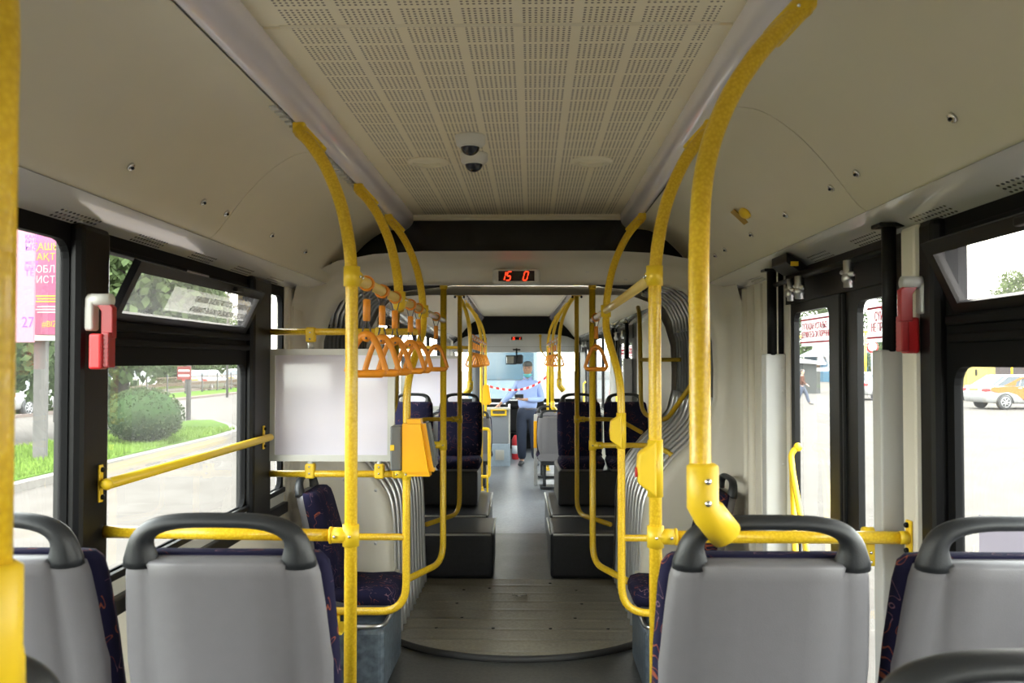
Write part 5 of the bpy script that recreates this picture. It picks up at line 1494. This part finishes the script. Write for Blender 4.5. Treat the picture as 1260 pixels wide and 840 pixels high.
# iron fence
t = thing('iron_fence', 'dark iron fence with brown lattice along the far side of the road', 'fence', (-20.3, 50, GZ+.14))
pm = M['hnd']; n = 0
y = 33.0
while y < 74:
    MB().box(-20.34, -20.26, y-.05, y+.05, GZ+.1, GZ+1.28, .01).build('post', simple('fence_dark', (.10, .10, .10), .7) if n == 0 else pm, t)
    m = MB()
    m.box(-20.31, -20.29, y, y+2.6, GZ+1.08, GZ+1.13).box(-20.31, -20.29, y, y+2.6, GZ+.28, GZ+.33)
    for k in range(13):
        yy = y+.1+k*.2; m.box(-20.31, -20.29, yy-.012, yy+.012, GZ+.3, GZ+1.1)
        m.tube([(-20.3, yy+.07*math.cos(a), GZ+.7+.12*math.sin(a)) for a in [i*PI/4 for i in range(9)]], .012, 4)
    m.build('lattice', simple('rusty_iron', (.20, .14, .10), .8) if n == 0 else bpy.data.materials['rusty_iron'], t)
    y += 2.6; n += 1

# cars
TYR = simple('tyre', (.04, .04, .042), .7); RIM = simple('wheel_rim', (.60, .60, .62), .35, .6)
def car(label, loc, rz, col, kind='sedan', L=4.4, W=1.72, taxi=False, pname=None):
    """local: nose towards +X"""
    t = thing('car', label, 'car', loc, rz)
    P0 = LM[t.name]; LM[t.name] = Matrix.Identity(4)
    paint = simple(pname or 'car_paint', col, .25, coat=.5)
    H = {'sedan': 1.45, 'suv': 1.75, 'van': 1.95}[kind]
    low = {'sedan': [(-.5, .55, .80), (-.485, .30, .98), (-.40, .27, 1.02), (-.28, .25, .99), (0, .24, .96), (.20, .25, .95), (.38, .27, .86), (.46, .30, .74), (.49, .36, .62), (.5, .42, .56)],
           'suv': [(-.5, .6, .95), (-.49, .36, 1.10), (-.40, .33, 1.15), (-.2, .32, 1.13), (0, .3, 1.1), (.2, .3, 1.10), (.38, .33, 1.05), (.47, .38, .95), (.49, .45, .8), (.5, .5, .7)],
           'van': [(-.5, .6, 1.0), (-.49, .33, 1.15), (-.40, .30, 1.18), (-.2, .29, 1.18), (0, .29, 1.15), (.2, .3, 1.12), (.38, .32, 1.0), (.47, .36, .85), (.49, .42, .7), (.5, .5, .62)]}[kind]
    m = MB(); rings = []
    for fx, z0, z1 in low:
        x = fx*L; hw = W/2*(1-.12*max(0, abs(fx)-.35)/.15)
        rings.append([Vector((x, yy, z)) for yy, z in ((-hw*.86, z0), (-hw*.97, z0+.08), (-hw, (z0+z1)/2), (-hw*.97, z1-.06), (-hw*.88, z1), (0, z1+.02), (hw*.88, z1), (hw*.97, z1-.06), (hw, (z0+z1)/2), (hw*.97, z0+.08), (hw*.86, z0))])
    m.loft(rings, closed=True, cap=True)
    m.build('body', paint, t)
    gh = {'sedan': [(-.44, -.27), (.24, .07)], 'suv': [(-.49, -.44), (.22, .08)], 'van': [(-.49, -.47), (.33, .20)]}[kind]
    zb = {'sedan': .95, 'suv': 1.1, 'van': 1.13}[kind]
    def plan(f, o=0, win=0):
        xr = (gh[0][0]*(1-f)+gh[0][1]*f)*L; xf = (gh[1][0]*(1-f)+gh[1][1]*f)*L; hw = W/2*(.90*(1-f)+.74*f)+o
        return [(xr-o, -hw*.85), (xr+.12, -hw), (xf-.15, -hw), (xf+o, -hw*.8), (xf+o, hw*.8), (xf-.15, hw), (xr+.12, hw), (xr-o, hw*.85)]
    m = MB(); m.loft([[Vector((x, y, zb+(H-zb)*f)) for x, y in plan(f)] for f in (-.08, .45, .88)], closed=True, smooth=False, cap=True)
    m.build('windows', M['cglass'], t)
    m = MB(); m.loft([[Vector((x, y, zb+(H-zb)*f)) for x, y in plan(f, o)] for f, o in ((.84, .008), (.93, -.01), (1.0, -.12))], closed=True, cap=True)
    # pillars
    for sgn in (-1, 1):
        for a in ((gh[0][0], gh[0][1], 1), (gh[0][0]*.35, gh[0][1]*.4, 0), (gh[1][0]*.1, gh[1][1]*.05, 0), (gh[1][0], gh[1][1], -1)):
            p0 = Vector((a[0]*L+a[2]*.10, sgn*W/2*.90, zb-.02)); p1 = Vector((a[1]*L+a[2]*.10, sgn*W/2*.755, zb+(H-zb)*.9))
            m.tube([p0, p1], .04 if a[2] else .025, 6)
    m.build('roof', paint, t)
    wr = .33 if kind != 'sedan' else .31
    for sx in (-.31, .31):
        for sgn in (-1, 1):
            x = sx*L; y0 = sgn*(W/2-.18); y1 = sgn*(W/2+.005)
            m = MB().tube([(x, y0, wr), (x, y1-sgn*.03, wr), (x, y1, wr)], [wr, wr, wr*.93], 28); wq = m.build('wheel', TYR, t)
            m = MB().tube([(x, y1, wr), (x, y1+sgn*.012, wr)], [wr*.24, wr*.2], 16)
            rim = [(x+wr*.66*math.cos(a*PI/12), y1+sgn*.004, wr+wr*.66*math.sin(a*PI/12)) for a in range(25)]; m.tube(rim, .016, 6)
            for a in range(7):
                an = a*2*PI/7; m.tube([(x, y1+sgn*.008, wr), (x+wr*.64*math.cos(an), y1+sgn*.006, wr+wr*.64*math.sin(an))], .022, 6)
            m.build('rim', RIM, wq)
            m = MB(); ar = [(x+wr*1.13*math.cos(a*PI/12), y1-sgn*.02, wr+wr*1.13*math.sin(a*PI/12)) for a in range(13)]; m.tube(ar, .035, 6); m.build('wheel_arch', TYR, t)
    zl = {'sedan': .80, 'suv': .9, 'van': .95}[kind]
    for sgn in (-1, 1):
        MB().box(-L/2-.012, -L/2+.22, sgn*W*.30, sgn*W*.455, zl-.05, zl+.09, .03).build('tail_light', M['red'], t)
        MB().box(L/2-.25, L/2-.01, sgn*W*.28, sgn*W*.44, zl-.18, zl-.06, .03).build('headlight', M['panel'], t)
        MB().box(.22*L-.05, .22*L+.06, sgn*W*.5, sgn*W*.60, zb-.02, zb+.10, .02).build('mirror', paint, t)
    MB().box(-L/2-.02, -L/2+.03, -.26, .26, zl-.02, zl+.08, .004).build('number_plate', simple('plate_yellow', (.75, .55, .1), .5), t)
    m = MB()
    for sgn in (-1, 1): m.box(-L*.18, -L*.18+.16, sgn*W*.494, sgn*W*.51, zl+.08, zl+.11, .004)
    m.build('door_handle', M['chrome'], t)
    if taxi:
        for sgn in (-1, 1):
            yy = sgn*(W/2+.004)
            O = simple('orange_livery', (.42, .14, .012), .3); T = simple('teal_livery', (.07, .32, .25), .3)
            m = MB(); m.prism([(-.46*L, .80), (-.45*L, .93), (-.27*L, .98), (-.13*L, .96), (-.08*L, .75), (-.02*L, .40), (-.10*L, .34), (-.19*L, .62), (-.28*L, .74), (-.38*L, .70)], 'y', yy-sgn*.03, yy); m.build('orange_stripe', O, t)
            m = MB(); m.prism([(-.32*L, .98), (-.22*L, 1.16), (-.13*L, 1.34), (-.05*L, 1.40), (-.05*L, 1.36), (-.12*L, 1.30), (-.18*L, 1.16), (-.19*L, 1.0)], 'y', sgn*(W/2*.80), sgn*(W/2*.895)); m.build('orange_pillar', O, t)
            m = MB(); m.prism([(-.07*L, .58), (-.03*L, .76), (.12*L, .90), (.26*L, .92), (.10*L, .74), (-.02*L, .62)], 'y', yy-sgn*.03, yy); m.build('teal_stripe', T, t)
    LM[t.name] = P0
    for ch in kids(t): LM[ch.name] = P0
    return t
WHT = (.46, .46, .46)
pc = gpt(1225, 503); car('white taxi saloon with orange and teal stripes parked on the lot at right', (pc.x+1.3, pc.y+.9, GZ), R(8), WHT, taxi=True)
car('white saloon half hidden behind the black door rod on the right lot', (18.6, 47.5, GZ), R(35), WHT)
car('dark red off-road car parked before the blue pavilion', (29.6, 84, GZ), R(80), (.12, .03, .03), 'suv')
def carp(px, py, rz, lab, kind='sedan', col=WHT):
    p = gpt(px, py); return car(lab, (p.x-.9, p.y+.3, GZ), rz, col, kind)
carp(52, 511, R(88), 'white car passing behind the grey billboard post')
carp(30, 506, R(90), 'black off-road car behind the white one at the far left', 'van', (.03, .03, .035)).location.x -= 5
carp(122, 493, R(90), 'white car left of the dark street tree trunk')
carp(168, 490, R(90), 'white minivan right of the dark street tree trunk', 'van')
carp(266, 482, R(90), 'white saloon behind the fence, right of the red sign')
carp(306, 477.5, R(90), 'white saloon at the far right end of the row behind the fence')

# another bus standing ahead, beyond the windscreen
t = thing('parked_bus', 'pale blue bus parked ahead, seen through the windscreen', 'bus', (-.9, 34, GZ))
MB().box(-2.4, .3, 34, 45, GZ+.3, GZ+3.1, .12, seg=3).build('body', simple('pale_blue_paint', (.15, .22, .28), .35), t)
MB().box(-2.25, .15, 33.97, 34.03, GZ+1.3, GZ+2.6, .02).build('rear_window', simple('blue_window', (.05, .10, .14), .1), t)
for x in (-2.0, -.3): MB().box(x, x+.3, 33.96, 34.02, GZ+.7, GZ+.95, .02).build('tail_light', M['red'], t)
for x in (-2.2, -.1): MB().cyl((x, 36, GZ+.48), (x+.28, 36, GZ+.48), .48, 24).build('wheel', TYR, t)
MB().box(-1.6, -.5, 33.95, 34.0, GZ+2.7, GZ+2.95, .01).build('route_board', M['greyink'], t)
# right lot
p = gpt(1190, 492)
t = thing('kiosk', 'pale yellow box kiosk behind the taxi', 'kiosk', (23.6, 46.5, GZ))
MB().box(22.2, 24.05, 46, 49, GZ+.28, GZ+3.4, .03).build('body', simple('pale_yellow_paint', (.40, .32, .11), .6), t)
MB().box(22.55, 23.6, 45.97, 46.01, GZ+.35, GZ+2.5, .01).box(22.2, 24.05, 45.98, 46.01, GZ+2.75, GZ+2.8).build('door', simple('pale_yellow_paint_door', (.42, .34, .12), .6), t)
MB().box(23.0, 23.08, 45.93, 45.99, GZ+1.3, GZ+1.6, .01).box(22.25, 24.0, 46.1, 48.9, GZ, GZ+.27, .01).build('base', M['blk'], t)  # door handle; the black block below stands in for the underside shadow
t = thing('pavilion', 'blue pavilion with a pale roof at the end of the lot', 'building', (31.5, 90, GZ))
MB().box(29.0, 34.0, 88, 94, GZ, GZ+2.6).build('wall', simple('blue_wall', (.07, .17, .27), .7), t)
MB().prism([(28.2, GZ+2.5), (34.8, GZ+2.5), (31.5, GZ+4.0)], 'y', 87.4, 94.5).build('roof', simple('roof_sheet', (.22, .26, .30), .5), t)
t = thing('boundary_wall', 'pale beige wall at the far end of the lot', 'wall', (26, 92, GZ))
MB().box(22, 28.9, 91.5, 92, GZ, GZ+2.2).build('panel', simple('pale_concrete', (.26, .24, .20), .8, var=.1), t)
t = thing('shed', 'small grey shed beside the walking person', 'shed', (15.5, 58, GZ))
MB().box(15.6, 18.3, 56, 60, GZ, GZ+2.0).build('wall', simple('grey_metal', (.08, .085, .085), .6), t)
MB().prism([(15.3, GZ+2.0), (18.6, GZ+1.85), (18.6, GZ+1.95), (15.3, GZ+2.5)], 'y', 55.7, 60.3).build('roof', M['grey'], t)
person('pedestrian in dark clothes walking across the lot beyond the door', (12.75, 41.5, GZ), R(75), (-.25, -.18, .95), (.25, .15, .95), (-.22, .02, 1.1), (.24, .05, 1.1), ((-.08, .30, .0), (.09, -.32, .0)),
       simple('orange_top', (.14, .06, .04), .8), simple('dark_jeans', (.04, .05, .08), .8), simple('dark_shoes', (.03, .03, .03), .6))
p = gpt(1069, 485)
t = thing('road_sign', 'round red-rimmed road sign seen through the near right door', 'road sign', p)
MB().cyl(p, p+Vector((0, 0, 3.6)), .05).build('post', M['grey'], t)
zz = 1.65+18*p.y/1080
MB().cyl((p.x, p.y-.07, zz), (p.x, p.y-.06, zz), .36, 28).build('rim', M['red'], t); MB().cyl((p.x, p.y-.08, zz), (p.x, p.y-.07, zz), .26, 28).build('face', M['paper'], t)
t = thing('gas_pipe', 'yellow overhead pipe on posts across the lot', 'pipe', (20, 62, 0))
MB().tube([(14, 62, 3.0), (25, 62, 3.9), (48, 62, 5.6)], .09, 8).build('pipe', M['yel2'], t)
for x in (23.4, 33.5, 43): MB().cyl((x, 62.0, GZ), (x, 62.0, 3.0+(x-14)*.078), .07, 8).build('post', M['yel2'], t)
tr = [(14, 100, 0, 1.1), (20, 104, 1, 1.2), (26, 108, 2, 1.1), (34, 104, 0, 1.2), (42, 100, 1, 1.2), (50, 92, 2, 1.1), (30, 74, 1, .62), (33, 70, 0, .6), (44, 66, 2, .55), (50, 68, 1, .55), (58, 76, 0, .6), (66, 80, 2, .65)]
for i, (x, y, k, q_) in enumerate(tr):
    tree(x, y, k, q_, 'green tree behind the parking lot on the right side', 'trees behind the lot', mat=(i+1) % 2)
t = thing('shop_building', 'teal-roofed low building behind the taxi', 'building', (40, 72, GZ))
MB().box(36.5, 52, 72, 78, GZ, GZ+2.6).build('wall', simple('dark_brown_wall', (.12, .10, .10), .8, var=.4, vscale=.8), t)
MB().prism([(36, GZ+2.6), (53, GZ+2.6), (44, GZ+4.0)], 'y', 71.5, 79).build('roof', simple('teal_roof', (.15, .26, .25), .5), t)

# writing on the left opening sash (read from the street) and on the lower right window
def mir(parent, lines, y0, z, up, size, dz, s):
    n = 0
q = rot3((0, -1, 0), (.085, 0, .17))                   # mirrored for someone inside
t = thing('window_sticker', 'long translucent notice with mirrored lettering on the tilted left window sash', 'sticker', (-1.15, 3.4, 1.84))
def SP(y, f, o): return Vector((-(1.20+(1.118-1.20)*f+o), y, 1.785+.17*f+o*.45))
m = MB(); m._add([SP(2.98, .26, -.004), SP(3.80, .26, -.004), SP(3.80, .74, -.004), SP(2.98, .74, -.004)], [(0, 1, 2, 3)])
m.build('sheet', glass('clear_sticker', (.85, .85, .82), .12), t)
text('КОНДИЦИОНЕР ІСТЕП ТҰР ТЕРЕЗЕНІ АШПАҢЫЗ', .030, simple('grey_print', (.18, .18, .18), .6), t, SP(3.79, .53, -.006), q, sx=.82)
text('РАБОТАЕТ КОНДИЦИОНЕР ОКНА НЕ ОТКРЫВАТЬ', .030, bpy.data.materials['grey_print'], t, SP(3.79, .31, -.006), q, sx=.82)
t = thing('window_sticker', 'pale lilac notice with mirrored lettering at the bottom of the right window', 'sticker', (1.225, 1.9, 1.0))
m = MB(); m._add([Vector((1.2255, 1.35, 1.0)), Vector((1.2255, 2.27, 1.0)), Vector((1.2255, 2.27, 1.262)), Vector((1.2255, 1.35, 1.262))], [(0, 1, 2, 3)]); m.build('sheet', papm('lilac_film', (.34, .31, .37), .45), t)
q = rot3((0, 1, 0), (0, 0, 1))
text('ҚҰРМЕТТІ', .05, simple('faint_print', (.42, .40, .44), .6), t, Vector((1.2225, 1.62, 1.18)), q)
text('ЖОЛАУШЫЛАР', .05, bpy.data.materials['faint_print'], t, Vector((1.2225, 1.50, 1.12)), q)
